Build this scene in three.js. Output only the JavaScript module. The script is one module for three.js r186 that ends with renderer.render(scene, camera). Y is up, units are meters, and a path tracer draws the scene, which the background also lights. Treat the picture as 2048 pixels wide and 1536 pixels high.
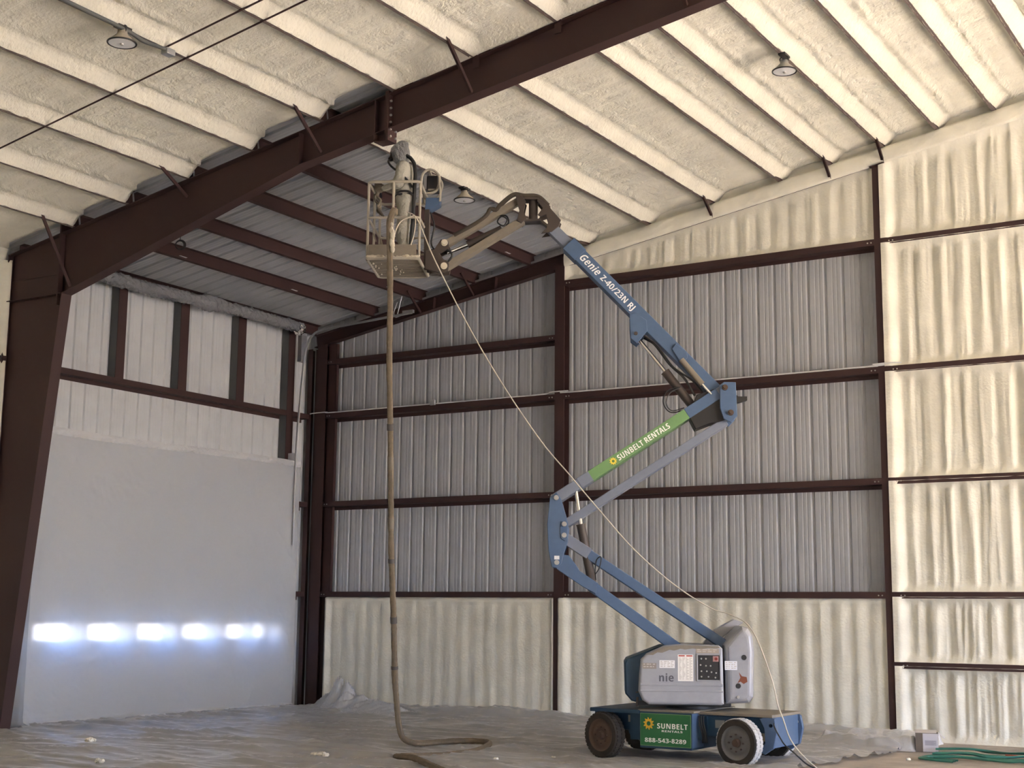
import * as THREE from 'three';
import { mergeGeometries, toCreasedNormals } from 'three/addons/utils/BufferGeometryUtils.js';
import { RoundedBoxGeometry } from 'three/addons/geometries/RoundedBoxGeometry.js';
import { ImprovedNoise } from 'three/addons/math/ImprovedNoise.js';
import { MarchingCubes } from 'three/addons/objects/MarchingCubes.js';
import { RectAreaLightUniformsLib } from 'three/addons/lights/RectAreaLightUniformsLib.js';

// ---------------------------------------------------------------- camera, sky, sun, exposure
const scene = new THREE.Scene();
const camera = new THREE.PerspectiveCamera(30.57, 2048 / 1536, 0.1, 400);
camera.rotation.order = 'YXZ';
camera.position.set(12.585, 1.883, 22.283);
camera.rotation.set(0.1622, 0.5579, 0.0102);
scene.add(camera);

const renderer = new THREE.WebGLRenderer({ antialias: true });
renderer.toneMapping = THREE.LinearToneMapping;
renderer.toneMappingExposure = 3.05;
renderer.shadowMap.enabled = true;
RectAreaLightUniformsLib.init();

{ // clear desert sky: deep blue overhead, pale at the horizon, the same all round
  const W = 256, H = 128, data = new Float32Array(W * H * 4);
  for (let j = 0; j < H; j++) {
    const el = Math.max(0, ((j + 0.5) / H - 0.5) * Math.PI), k = Math.pow(1 - Math.sin(el), 3.2);
    const c = [0.13 + 0.66 * k, 0.33 + 0.54 * k, 0.95 + 0.10 * k];
    for (let i = 0; i < W; i++) data.set([...c, 1], (j * W + i) * 4);
  }
  const t = new THREE.DataTexture(data, W, H, THREE.RGBAFormat, THREE.FloatType);
  t.mapping = THREE.EquirectangularReflectionMapping; t.magFilter = THREE.LinearFilter; t.minFilter = THREE.LinearFilter; t.needsUpdate = true;
  scene.background = t; scene.backgroundIntensity = 6.6;
}
const sun = new THREE.DirectionalLight(0xfff3e2, 46);
sun.position.set(66, 54, 24); sun.target.position.set(16, 0, 8);
sun.castShadow = true; sun.shadow.radius = 1; sun.shadow.mapSize.set(4096, 4096);
Object.assign(sun.shadow.camera, { left: -45, right: 45, top: 45, bottom: -45, near: 1, far: 160 });
scene.add(sun, sun.target);
// ---------------------------------------------------------------- helpers
const V3 = (x, y, z) => new THREE.Vector3(x, y, z);
let seed = 1234567;
const rnd = () => { seed = (seed * 1664525 + 1013904223) >>> 0; return seed / 4294967296; };
const rr = (a, b) => a + (b - a) * rnd();
const perlin = new ImprovedNoise();
const N = (x, y = 0, z = 0) => perlin.noise(x, y, z);
const fbm = (x, y, z, o = 4) => { let s = 0, a = 1; for (let i = 0; i < o; i++) { s += a * N(x, y, z); x *= 2.03; y *= 2.03; z *= 2.03; a *= 0.5; } return s; };
const sm = (a, b, x) => { const t = Math.min(1, Math.max(0, (x - a) / (b - a))); return t * t * (3 - 2 * t); };
const lerp = (a, b, t) => a + (b - a) * t;

const used = {};
const numbered = (n) => { const k = used[n] = (used[n] ?? -1) + 1; return k ? n + '_' + String(k).padStart(3, '0') : n; };
const shadow = (m) => { m.castShadow = true; m.receiveShadow = true; return m; };
function tag(o, label, category, group, kind) {
  if (label) o.userData.label = label;
  if (category) o.userData.category = category;
  if (group) o.userData.group = group;
  if (kind) o.userData.kind = kind;
  return o;
}
function thing(name, label, category, [x, y, z] = [0, 0, 0], turn = 0, group) {
  const o = new THREE.Group(); o.name = numbered(name); scene.add(o);
  o.position.set(x, y, z); o.rotation.y = turn;
  return tag(o, label, category, group);
}
function flat(g) { // no index, only position, normal and uv
  let h = g.index ? g.toNonIndexed() : g;
  if (!h.attributes.normal) h.computeVertexNormals();
  if (!h.attributes.uv) h.setAttribute('uv', new THREE.BufferAttribute(new Float32Array(h.attributes.position.count * 2), 2));
  for (const k of Object.keys(h.attributes)) if (!['position', 'normal', 'uv'].includes(k)) h.deleteAttribute(k);
  return h;
}
function boxUV(g) { // uv in metres, from the plane each face lies in
  const p = g.attributes.position, n = g.attributes.normal, uv = new Float32Array(p.count * 2);
  for (let i = 0; i < p.count; i++) {
    const a = Math.abs(n.getX(i)), b = Math.abs(n.getY(i)), c = Math.abs(n.getZ(i)), x = p.getX(i), y = p.getY(i), z = p.getZ(i);
    if (a >= b && a >= c) { uv[2 * i] = z; uv[2 * i + 1] = y; } else if (b >= c) { uv[2 * i] = x; uv[2 * i + 1] = z; } else { uv[2 * i] = x; uv[2 * i + 1] = y; }
  }
  g.setAttribute('uv', new THREE.BufferAttribute(uv, 2));
  return g;
}
function merged(list, uv = true) {
  const g = list.length === 1 ? flat(list[0]) : mergeGeometries(list.map(flat), false);
  return uv ? boxUV(g) : g;
}
// ONE mesh: at top level it is numbered, under a parent it keeps its plain name with a number for repeats
function obj(name, geos, material, parent = null, uv = true) {
  const m = shadow(new THREE.Mesh(merged(Array.isArray(geos) ? geos : [geos], uv), material));
  if (parent) { const k = parent.userData.__n ??= {}; k[name] = (k[name] ?? -1) + 1; m.name = k[name] ? name + '_' + String(k[name]).padStart(3, '0') : name; parent.add(m); } else { m.name = numbered(name); scene.add(m); }
  return m;
}
function put(name, geometry, material, parent) { // shared geometry, own mesh
  const m = shadow(new THREE.Mesh(geometry, material));
  const k = parent.userData.__n ??= {}; k[name] = (k[name] ?? -1) + 1; m.name = k[name] ? name + '_' + String(k[name]).padStart(3, '0') : name;
  parent.add(m); return m;
}
const struct = (name, geos, material) => tag(obj(name, geos, material), null, null, null, 'structure');
const move = (g, x, y, z) => g.translate(x, y, z);
const bx = (x0, x1, y0, y1, z0, z1) => move(new THREE.BoxGeometry(x1 - x0, y1 - y0, z1 - z0), (x0 + x1) / 2, (y0 + y1) / 2, (z0 + z1) / 2);
const rbx = (x0, x1, y0, y1, z0, z1, r = 0.01, s = 2) => move(new RoundedBoxGeometry(x1 - x0, y1 - y0, z1 - z0, s, r), (x0 + x1) / 2, (y0 + y1) / 2, (z0 + z1) / 2);
// a cylinder between two points
function rod(a, b, r, r2 = r, seg = 12) {
  const A = V3(...a), B = V3(...b), d = B.clone().sub(A), g = new THREE.CylinderGeometry(r2, r, d.length(), seg);
  g.applyQuaternion(new THREE.Quaternion().setFromUnitVectors(V3(0, 1, 0), d.clone().normalize()));
  return g.translate((A.x + B.x) / 2, (A.y + B.y) / 2, (A.z + B.z) / 2);
}
// a box-section bar between two points: h across "up", w across the other way
function bar(a, b, h, w, up = [0, 1, 0], round = 0) {
  const A = V3(...a), B = V3(...b), d = B.clone().sub(A), L = d.length(), x = d.normalize(), z = x.clone().cross(V3(...up)).normalize(), y = z.clone().cross(x);
  const g = round ? new RoundedBoxGeometry(L, h, w, 2, round) : new THREE.BoxGeometry(L, h, w);
  g.applyMatrix4(new THREE.Matrix4().makeBasis(x, y, z));
  return g.translate((A.x + B.x) / 2, (A.y + B.y) / 2, (A.z + B.z) / 2);
}
function tube(pts, r, seg = 64, rad = 8, closed = false, tension = 0.5) {
  return new THREE.TubeGeometry(new THREE.CatmullRomCurve3(pts.map((p) => V3(...p)), closed, 'catmullrom', tension), seg, r, rad, closed);
}
// an outline [[x, y], ...] pushed from z0 to z1 with small bevels
function plate(pts, z0, z1, bevel = 0.004, holes = [], segs = 1) {
  const s = new THREE.Shape(pts.map((p) => new THREE.Vector2(...p)));
  for (const [cx, cy, r] of holes) { const h = new THREE.Path(); h.absarc(cx, cy, r, 0, Math.PI * 2, true); s.holes.push(h); }
  const b = Math.min(bevel, (z1 - z0) / 3);
  const g = new THREE.ExtrudeGeometry(s, { depth: z1 - z0 - 2 * b, bevelEnabled: b > 0, bevelThickness: b, bevelSize: b, bevelOffset: -b, bevelSegments: segs, curveSegments: 10 });
  return g.translate(0, 0, z0 + b);
}
const rotY = (g, a) => g.applyMatrix4(new THREE.Matrix4().makeRotationY(a));
// a cold-formed section: outline points with a wall thickness, swept along a straight line from a by the vector d; X and Y are the outline's axes
function section(pts, t, a, d, X, Y) {
  const D = V3(...d), Xv = V3(...X), Yv = V3(...Y), list = [];
  for (let i = 0; i + 1 < pts.length; i++) {
    const [x0, y0] = pts[i], [x1, y1] = pts[i + 1], L = Math.hypot(x1 - x0, y1 - y0), ux = (x1 - x0) / L, uy = (y1 - y0) / L;
    const g = new THREE.BoxGeometry(L + t, t, D.length());
    const ex = Xv.clone().multiplyScalar(ux).addScaledVector(Yv, uy), ez = D.clone().normalize(), ey = ez.clone().cross(ex);
    g.applyMatrix4(new THREE.Matrix4().makeBasis(ex, ey, ez));
    const c = V3(...a).addScaledVector(D, 0.5).addScaledVector(Xv, (x0 + x1) / 2).addScaledVector(Yv, (y0 + y1) / 2);
    list.push(g.translate(c.x, c.y, c.z));
  }
  return list;
}
// a surface on a grid: f(i/nu, j/nv) -> [x, y, z]; uvf the same -> [u, v] in metres
function sheet(nu, nv, f, uvf) {
  const pos = [], uv = [], idx = [];
  for (let j = 0; j <= nv; j++) for (let i = 0; i <= nu; i++) { pos.push(...f(i / nu, j / nv)); uv.push(...(uvf ? uvf(i / nu, j / nv) : [i / nu, j / nv])); }
  for (let j = 0; j < nv; j++) for (let i = 0; i < nu; i++) { const a = j * (nu + 1) + i, b = a + 1, c = a + nu + 1, d = c + 1; idx.push(a, b, d, a, d, c); }
  const g = new THREE.BufferGeometry();
  g.setAttribute('position', new THREE.Float32BufferAttribute(pos, 3)); g.setAttribute('uv', new THREE.Float32BufferAttribute(uv, 2)); g.setIndex(idx); g.computeVertexNormals();
  return g;
}

// ---------------------------------------------------------------- materials
function noiseTex(size, f, srgb, repeat = 1) { // f(u, v) in 0..1 tile -> [r, g, b] 0..255
  const d = new Uint8Array(size * size * 4);
  for (let j = 0; j < size; j++) for (let i = 0; i < size; i++) { const c = f(i / size, j / size); d.set([c[0], c[1], c[2], 255].map((v) => Math.max(0, Math.min(255, v))), (j * size + i) * 4); }
  const t = new THREE.DataTexture(d, size, size);
  t.wrapS = t.wrapT = THREE.RepeatWrapping; t.magFilter = THREE.LinearFilter; t.minFilter = THREE.LinearMipmapLinearFilter; t.generateMipmaps = true;
  if (srgb) t.colorSpace = THREE.SRGBColorSpace;
  t.repeat.set(repeat, repeat); t.needsUpdate = true; return t;
}
// noise that tiles: four dimensions folded to a torus is dear, so blend two shifted fields
const tileN = (u, v, f, z) => { const a = N(u * f, v * f, z), b = N((u - 1) * f, v * f, z), c = N(u * f, (v - 1) * f, z), d = N((u - 1) * f, (v - 1) * f, z); return (a * (1 - u) + b * u) * (1 - v) + (c * (1 - u) + d * u) * v; };
const tileF = (u, v, f, z, o = 4) => { let s = 0, a = 1; for (let i = 0; i < o; i++) { s += a * tileN(u, v, f, z + 7 * i); f *= 2; a *= 0.55; } return s; };
const grey = (v) => [v, v, v];
const T = {
  pebble: noiseTex(512, (u, v) => grey(128 + 90 * tileF(u, v, 26, 1.3, 3) + 50 * Math.abs(tileN(u, v, 12, 5.1))), false),
  foamTone: noiseTex(256, (u, v) => { const k = 1 + 0.07 * tileF(u, v, 4, 2.2, 4); return [232 * k, 228 * k, 211 * k]; }, true),
  steelTone: noiseTex(256, (u, v) => { const k = 1 + 0.035 * tileF(u, v, 7, 3.1, 5); return grey(242 * Math.min(1.05, k)); }, true),
  rough: noiseTex(256, (u, v) => grey(150 + 70 * tileF(u, v, 6, 9.1, 4)), false),
  wrinkle: noiseTex(512, (u, v) => grey(128 + 110 * (Math.abs(tileF(u, v, 5, 4.4, 4)) * 1.2 - 0.4)), false),
  dirt: noiseTex(512, (u, v) => { const k = tileF(u, v, 5, 6.6, 6), q = 1 + 0.18 * k; return [162 * q, 153 * q, 142 * q]; }, true),
};
const rep = (t, x, y = x) => { const c = t.clone(); c.repeat.set(x, y); c.needsUpdate = true; return c; };
const S = (o) => new THREE.MeshStandardMaterial({ side: THREE.DoubleSide, ...o });
const P = (o) => new THREE.MeshPhysicalMaterial({ side: THREE.DoubleSide, ...o });
const lin = (r, g, b) => new THREE.Color().setRGB(r, g, b);
const M = {
  foam: S({ color: lin(0.93, 0.93, 0.93), map: rep(T.foamTone, 0.5), roughness: 0.85, bumpMap: rep(T.pebble, 1.1), bumpScale: 0.006 }),
  foamRoof: S({ color: lin(0.93, 0.93, 0.93), map: rep(T.foamTone, 0.4), roughness: 0.9, bumpMap: rep(T.pebble, 0.9), bumpScale: 0.022 }),
  panel: S({ color: lin(0.45, 0.46, 0.47), map: rep(T.steelTone, 0.35), roughness: 0.42, metalness: 0.0 }),
  panelLit: S({ color: lin(0.62, 0.63, 0.63), map: rep(T.steelTone, 0.35), roughness: 0.45 }),  // paler copy of the sheets: stronger light on the left wall painted in
  outer: S({ color: lin(0.55, 0.53, 0.48), roughness: 0.6 }),
  dustyPrimer: S({ color: lin(0.17, 0.13, 0.115), map: rep(T.steelTone, 2), roughness: 0.8 }),
  primer: S({ color: lin(0.046, 0.0185, 0.0165), map: rep(T.steelTone, 0.6), roughness: 0.68 }),
  slab: S({ color: lin(1.1, 1.1, 1.1), map: rep(T.dirt, 0.4), roughness: 0.9, bumpMap: rep(T.pebble, 1.4), bumpScale: 0.006 }),
  galv: S({ color: lin(0.52, 0.53, 0.54), map: rep(T.steelTone, 1.5), roughness: 0.4, metalness: 0.75 }),
  conduitAndShadeGrey: S({ color: lin(0.10, 0.105, 0.10), roughness: 0.6, metalness: 0.2 }),  // conduit grey; on the post sides it is painted shade
  bolt: S({ color: lin(0.42, 0.41, 0.38), roughness: 0.45, metalness: 0.6 }),
  white: S({ color: lin(0.75, 0.75, 0.74), roughness: 0.5 }),
  yard: S({ color: lin(1.3, 1.26, 1.2), map: rep(T.dirt, 0.15), roughness: 0.95 }),
};
// ---------------------------------------------------------------- the building
const XL = -6.43, XR = 24.05, ZB = -0.2, ZF = 30.5, RIDGE = 8.81, BAY = 7.62;
const topOf = (x) => 8.62 + (x <= RIDGE ? x : 2 * RIDGE - x) / 6;   // top of the rafters, where the purlins lie
const deck = (x) => topOf(x) + 0.206;                                // underside of the roof sheets
const COL = [-5.86, -0.288, 5.808, 11.904, 18.0];                    // end-wall columns (middle of each)
const DOOR = { z0: 0.74, z1: 6.84, h: 4.80 };

// the floor and the yard outside
struct('floor', [bx(XL - 0.1, XR + 0.1, -0.2, 0, ZB - 0.1, ZF + 0.1)], M.slab);
struct('ground', [bx(-160, 180, -0.6, -0.21, -150, 150)], M.yard);
// a strip of sheet metal with ribs every 0.3048 m: places s (across) and d (away from the room)
function ribs(w) {
  const out = [[0, 0]];
  for (let k = 0; k * 0.3048 < w - 0.01; k++) {
    const o = k * 0.3048;
    out.push([o + 0.070, 0], [o + 0.078, 0.004], [o + 0.094, 0.004], [o + 0.102, 0], [o + 0.142, 0], [o + 0.150, 0.004], [o + 0.166, 0.004], [o + 0.174, 0], [o + 0.222, 0], [o + 0.240, 0.030], [o + 0.272, 0.030], [o + 0.298, 0]);
  }
  out.push([w, 0]); return out.filter((p) => p[0] <= w);
}
function ribbed(w, f, lo, hi) { // f(s, t, d) -> point; lo(s), hi(s): where the strip begins and ends
  const r = ribs(w), pos = [], n = r.length;
  for (let i = 0; i + 1 < n; i++) {
    const [s0, d0] = r[i], [s1, d1] = r[i + 1], a = f(s0, lo(s0), d0), b = f(s1, lo(s1), d1), c = f(s1, hi(s1), d1), d = f(s0, hi(s0), d0);
    pos.push(...a, ...b, ...c, ...a, ...c, ...d);
  }
  const g = new THREE.BufferGeometry(); g.setAttribute('position', new THREE.Float32BufferAttribute(pos, 3)); g.computeVertexNormals(); return g;
}
const PW = 0.9144;
{ // back wall: outer skin, then the ribbed sheets one by one where they are bare
  const s = new THREE.Shape([[XL - 0.3, -0.2], [XR + 0.3, -0.2], [XR + 0.3, deck(XR) + 0.1], [RIDGE, deck(RIDGE) + 0.2], [XL - 0.3, deck(XL) + 0.1]].map((p) => new THREE.Vector2(...p)));
  const w = struct('wall_back', [new THREE.ExtrudeGeometry(s, { depth: 0.05, bevelEnabled: false }).translate(0, 0, ZB - 0.11)], M.outer);
  for (let x = XL - 0.02; x < 6.6; x += PW) put('wall_panel', boxUV(flat(ribbed(PW, (s1, y, d) => [x + s1, y, ZB - d], () => 0, (s1) => deck(x + s1) + 0.01))), M.panel, w);
}
{ // left wall: outer skin with the door opening, sheets round it
  const list = [bx(XL - 0.13, XL - 0.08, -0.2, deck(XL) + 0.1, ZB - 0.3, DOOR.z0), bx(XL - 0.13, XL - 0.08, DOOR.h, deck(XL) + 0.1, DOOR.z0, DOOR.z1), bx(XL - 0.13, XL - 0.08, -0.2, deck(XL) + 0.1, DOOR.z1, ZF + 0.3)];
  const w = struct('wall_left', list, M.outer);
  for (let z = ZB - 0.05; z < BAY; z += PW) {
    const a = z, lo = (s) => (a + s > DOOR.z0 - 0.02 && a + s < DOOR.z1 + 0.02 ? DOOR.h : 0);
    put('wall_panel', boxUV(flat(ribbed(PW, (s, y, d) => [XL - d, y, a + s], lo, () => deck(XL) + 0.01))), M.panelLit, w);
  }
}
{ // roof: outer skin, bare sheets over the end bay where no foam is yet
  const roof = (x0, x1, z0, z1, u) => { const g = new THREE.BufferGeometry(), y = (x, k) => deck(x) + u + k * 0.06; const p = [[x0, z0], [x1, z0], [x1, z1], [x0, z1]]; const pos = []; for (const k of [0, 1]) pos.push(...p.flatMap(([x, z]) => [x, y(x, k), z])); g.setAttribute('position', new THREE.Float32BufferAttribute(pos, 3)); g.setIndex([0, 1, 2, 0, 2, 3, 4, 6, 5, 4, 7, 6, 0, 4, 5, 0, 5, 1, 1, 5, 6, 1, 6, 2, 2, 6, 7, 2, 7, 3, 3, 7, 4, 3, 4, 0]); const f = g.toNonIndexed(); f.computeVertexNormals(); return f; };
  const c = struct('ceiling', [roof(XL - 0.4, RIDGE, ZB - 0.4, ZF + 0.4, 0.05), roof(RIDGE, XR + 0.4, ZB - 0.4, ZF + 0.4, 0.05)], M.outer);
  c.userData.part = 1; M.ceilingRoot = c;
  for (let z = ZB - 0.05; z < 8.9; z += PW) put('roof_panel', boxUV(flat(ribbed(PW, (s, x, d) => [x, deck(x) + d, z + s], () => XL, () => 2.2))), M.panel, c);
}
// the rest of the shell, outside the picture: foamed walls, the far roof slope, openings to the yard on the right
{
  const RD = { z0: 0.8, z1: 14, h: 4.9 }, FD = { x0: 13, x1: 16, h: 3 };  // FD: unseen front opening, added for frontal fill light
  struct('wall_right', [bx(XR, XR + 0.15, -0.2, RD.h, ZB - 0.3, RD.z0), bx(XR, XR + 0.15, RD.h, deck(XR) + 0.1, ZB - 0.3, ZF + 0.3), bx(XR, XR + 0.15, -0.2, RD.h, RD.z1, ZF + 0.3)], M.foam);
  const s = new THREE.Shape([[XL - 0.3, -0.2], [FD.x0, -0.2], [FD.x0, FD.h], [FD.x1, FD.h], [FD.x1, -0.2], [XR + 0.3, -0.2], [XR + 0.3, deck(XR) + 0.1], [RIDGE, deck(RIDGE) + 0.2], [XL - 0.3, deck(XL) + 0.1]].map((p) => new THREE.Vector2(...p)));
  struct('wall_front', [new THREE.ExtrudeGeometry(s, { depth: 0.15, bevelEnabled: false }).translate(0, 0, ZF)], M.foam);
}
// ---------------------------------------------------------------- sprayed foam
const PURLIN = [-4.72, -3.53, -2.27, -1.0, 0.28, 1.54, 2.80, 4.07, 4.97, 5.88, 6.78, 7.69, 8.55, 9.5];
const ceilingRoot = M.ceilingRoot, wallBack = scene.getObjectByName('wall_back'), wallLeft = scene.getObjectByName('wall_left');
// one bay of roof foam between two purlins, from za to zb
function roofFoam(xa, xb, za, zb, k, capA, capB) {
  const L = xb - xa, nu = 22, nv = Math.round((zb - za) / 0.055);
  const f = (u, v) => {
    const s = u * L, za1 = capA ? za : za - 0.13 * (1 - sm(0.22, 0.38, s)), end = v === 0 && !capA && za > 1, z = lerp(za1, zb, Math.max(0, v - 1 / nv) * nv / (nv - 1)), x = xa + s;
    if (end) return [x, deck(x), za1];
    let t = 0.078 * (za < 0 ? lerp(0.45, 1, sm(0, 0.4, z)) : 1);
    t += 0.133 * Math.pow(1 - sm(0, 0.21 + 0.03 * N(z * 2, k, 3), s), 1.4);
    t += (0.130 + 0.014 * N(z * 3, k, 6) + 0.01 * N(z * 11, k, 2)) * sm(L - 0.12, L - 0.01, s);
    const mid = sm(0.12, 0.3, s) * (1 - sm(L - 0.15, L - 0.02, s));
    t += mid * (0.026 * N(x * 0.9 + k * 5, z * 5.5, 1.7) + 0.022 * N(x * 1.3, z * 13, k) + 0.007 * Math.cos((z * Math.PI * 2) / 0.3048) + 0.006 * N(x * 14, z * 14, 4));
    const ridge = Math.exp(-Math.pow((s - 0.27 - 0.05 * N(z * 1.3, k, 8)) / 0.05, 2));
    t += ridge * (0.018 + 0.028 * Math.max(0, N(z * 9, k, 2.5)) + 0.02 * N(z * 22, s * 20, 3));
    t += 0.008 * N(x * 7, z * 7, 9.2 + k);
    if (capA) t = lerp(t, Math.max(t, 0.205), Math.pow(1 - sm(0, 0.3, z - za), 1.5) * capA);
    if (capB) t = lerp(t, Math.max(t, 0.205), Math.pow(1 - sm(0, 0.22, zb - z), 1.5) * capB);
    return [x, deck(x) - t, z];
  };
  put('foam_bay', sheet(nu, nv, f, (u, v) => [xa + u * L, lerp(za, zb, v)]), M.foamRoof, ceilingRoot);
}
{
  const xs = [XL, ...PURLIN];
  for (let i = 0; i + 1 < xs.length; i++) {
    const xa = xs[i] + (i ? 0.056 : 0), xb = xs[i + 1] + 0.026;
    if (xs[i] > 0.2) roofFoam(xa, xb, -0.13, 7.5, i, 0, 0);
    if (xs[i] > 1.5) roofFoam(xa, xb, 7.73, 15.2, i + 20, 1, 0); else roofFoam(xa, xb, 7.86 + 0.03 * (i % 3), 15.2, i + 20, 0, 0);
  }
  // beyond the frame overhead and over the far slope: smooth foam, never in the picture
  const far = (x0, x1, z0, z1) => sheet(2, 2, (u, v) => { const x = lerp(x0, x1, u); return [x, deck(x) - 0.1, lerp(z0, z1, v)]; });
  put('foam_bay', far(XL, RIDGE, 15.2, ZF), M.foamRoof, ceilingRoot); put('foam_bay', far(RIDGE, XR, ZB, ZF), M.foamRoof, ceilingRoot);
}
// wall foam: a pillow between girts. p0..p1 along the wall, y0..y1 up, thick(d) fillets at the four edges
function wallFoam(o) {
  const { p0, p1, y0, y1, k, at, base = 0.1, rimL = 0.17, rimR = 0.17, rimT = 0.17, rimB = 0.17, amp = 1, topAt = null, streak = 1, parent, inset = 0, padL = 0 } = o;
  const nu = Math.max(12, Math.round((p1 - p0) / 0.03)), nv = Math.max(14, Math.round((y1 - y0) / 0.07));
  const f = (u, v) => {
    const p = lerp(p0, p1, u), yt = topAt ? topAt(p) : y1, y = lerp(y0, yt, v), dl = p - p0, dr = p1 - p, db = y - y0, dt = yt - y;
    let t = base;
    const edge = (d, rim, w) => rim > base ? (rim - base) * Math.pow(1 - sm(0, w, d), 1.6) : 0;
    t += Math.max(edge(dl - padL, rimL, 0.2), edge(dr, rimR, 0.12), edge(dt, rimT, 0.16), edge(db, rimB, 0.13));
    const mid = sm(0.04, 0.2, dt + 0.06 * N(p * 6, k, 1)) * sm(0.02, 0.14, db + 0.05 * N(p * 7, k, 2)) * sm(0.05, 0.2, dl - padL) * sm(0.03, 0.12, dr);
    t += mid * amp * (0.016 * Math.cos(((p - 0.06) * Math.PI * 2) / 0.3048 + 0.5 * N(y * 0.8, k, 3)) + streak * (0.026 * N(p * 7, y * 0.3, k) + 0.022 * N(p * 17, y * 0.5, k + 5) + 0.012 * N(p * 34, y * 0.9, k + 9)) + 0.005 * N(p * 12, y * 12, k));
    t += 0.006 * N(p * 6, y * 6, k + 2);
    const e = Math.min(dl, dr, db, dt) < 1e-6 ? inset : 0;
    return at(p, y, t - e);
  };
  put('foam_panel', sheet(nu, nv, f, (u, v) => [lerp(p0, p1, u), lerp(y0, topAt ? topAt(lerp(p0, p1, u)) : y1, v)]), M.foam, parent);
}
const onBack = (p, y, t) => [p, y, ZB + t], onLeft = (p, y, t) => [XL + t, y, p];
const GIRT = { a: 1.20, b: 2.287, c: 4.10, d: 5.915, e: 7.04, f: 8.06 };   // tops of the girts
const rafterLow = (x) => 8.364 + x / 6;
{
  const W = { parent: wallBack, at: onBack };
  // under the lowest girt, left and middle bays: smooth foam brought up over its edges
  wallFoam({ ...W, p0: -5.70, p1: COL[1] - 0.09, y0: 0, y1: 2.235, k: 1, base: 0.17, rimL: 0.24, rimR: 0.23, rimT: 0.215, rimB: 0.2, amp: 0.4, streak: 0.3, inset: 0.19 });
  wallFoam({ ...W, p0: COL[1] - 0.02, p1: COL[2] - 0.04, y0: 0, y1: 2.235, k: 2, base: 0.15, rimL: 0.23, padL: 0.12, rimR: 0.17, rimT: 0.2, rimB: 0.2, amp: 0.7, streak: 0.4, inset: 0.14 });
  // the gable of the middle bay
  wallFoam({ ...W, p0: COL[1] + 0.1, p1: COL[2] - 0.09, y0: GIRT.f - 0.005, y1: 9, topAt: rafterLow, k: 3, base: 0.12, rimL: 0.19, rimR: 0.17, rimT: 0.14, rimB: 0.19, amp: 0.6 });
  // right bay: a pillow in each space between girts
  const R0 = COL[2] + 0.015, R1 = 10.2, ys = [0, GIRT.a - 0.06, GIRT.a, GIRT.b - 0.075, GIRT.b, GIRT.c - 0.05, GIRT.c, GIRT.d - 0.085, GIRT.d, GIRT.f - 0.08];
  for (let i = 0; i < 5; i++) wallFoam({ ...W, p0: R0, p1: R1, y0: ys[2 * i], y1: ys[2 * i + 1], k: 10 + i, base: 0.11, rimL: 0.222, padL: 0.08, rimR: 0.2, rimT: 0.205, rimB: 0.2, amp: i < 2 ? 1.5 : 1 });
  wallFoam({ ...W, p0: R0, p1: R1, y0: GIRT.f, y1: 9, topAt: rafterLow, k: 16, base: 0.11, rimL: 0.222, padL: 0.08, rimR: 0.2, rimT: 0.2, rimB: 0.2 });
  const far = sheet(2, 2, (u, v) => { const x = lerp(R1, XR, u); return [x, lerp(0, deck(x), v), ZB + 0.12]; }); put('foam_panel', far, M.foam, wallBack);
  // foam on the end rafter from the second column on: the coat over its web, and the hollow above it under the deck
  const coat = (x0, x1, k) => sheet(Math.round((x1 - x0) / 0.05), 14, (u, v) => { const x = lerp(x0, x1, u), q = v * 1.08 - 0.07, b = Math.sin(Math.PI * Math.min(1, Math.max(0, v))); return [x, rafterLow(x) + 0.262 * Math.min(1.06, Math.max(-0.06, q)), 0.002 + 0.045 * Math.pow(b, 0.35) + 0.006 * N(x * 5, v * 4, k) + 0.004 * N(x * 13, v * 9, k)]; }, (u, v) => [lerp(x0, x1, u), v * 0.26]);
  put('foam_coat', coat(-0.18, 10.2, 4), M.foam, wallBack);
  const hollow = sheet(200, 8, (u, v) => { const x = lerp(-0.2, 10.2, u); return [x, topOf(x) - 0.02 + 0.2 * v, -0.1 - 0.03 * Math.sin(v * 3.1) + 0.006 * N(x * 6, v * 3, 7)]; }, (u, v) => [u * 10.4, v * 0.2]);
  put('foam_strip', hollow, M.foam, wallBack);
  // left wall in front of the frame
  for (const [i, [a, b]] of [[0, GIRT.a - 0.07], [GIRT.a, GIRT.b - 0.07], [GIRT.b, GIRT.c - 0.06], [GIRT.c, GIRT.d - 0.08], [GIRT.d, 7.5]].entries()) wallFoam({ parent: wallLeft, at: onLeft, p0: 7.66, p1: 12, y0: a, y1: b, k: 30 + i, base: 0.12, rimL: 0.3, rimT: 0.2, rimB: 0.2, inset: 0.05 });
  const rest = sheet(2, 2, (u, v) => [XL + 0.12, lerp(0, deck(XL), v), lerp(12, ZF, u)]); put('foam_panel', rest, M.foam, wallLeft);
  const top = sheet(90, 6, (u, v) => [XL + 0.12 + 0.05 * v, lerp(7.48, deck(XL) - 0.06, v), lerp(7.7, 12, u)]); put('foam_panel', top, M.foam, wallLeft);
}
// ---------------------------------------------------------------- steel: frame, rafter, columns, purlins, girts, braces
const ordinal = ['first', 'second', 'third', 'fourth', 'fifth', 'sixth', 'seventh', 'eighth', 'ninth', 'tenth', 'eleventh', 'twelfth', 'thirteenth'];
const FZ = BAY, flangeW = 0.2;
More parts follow.
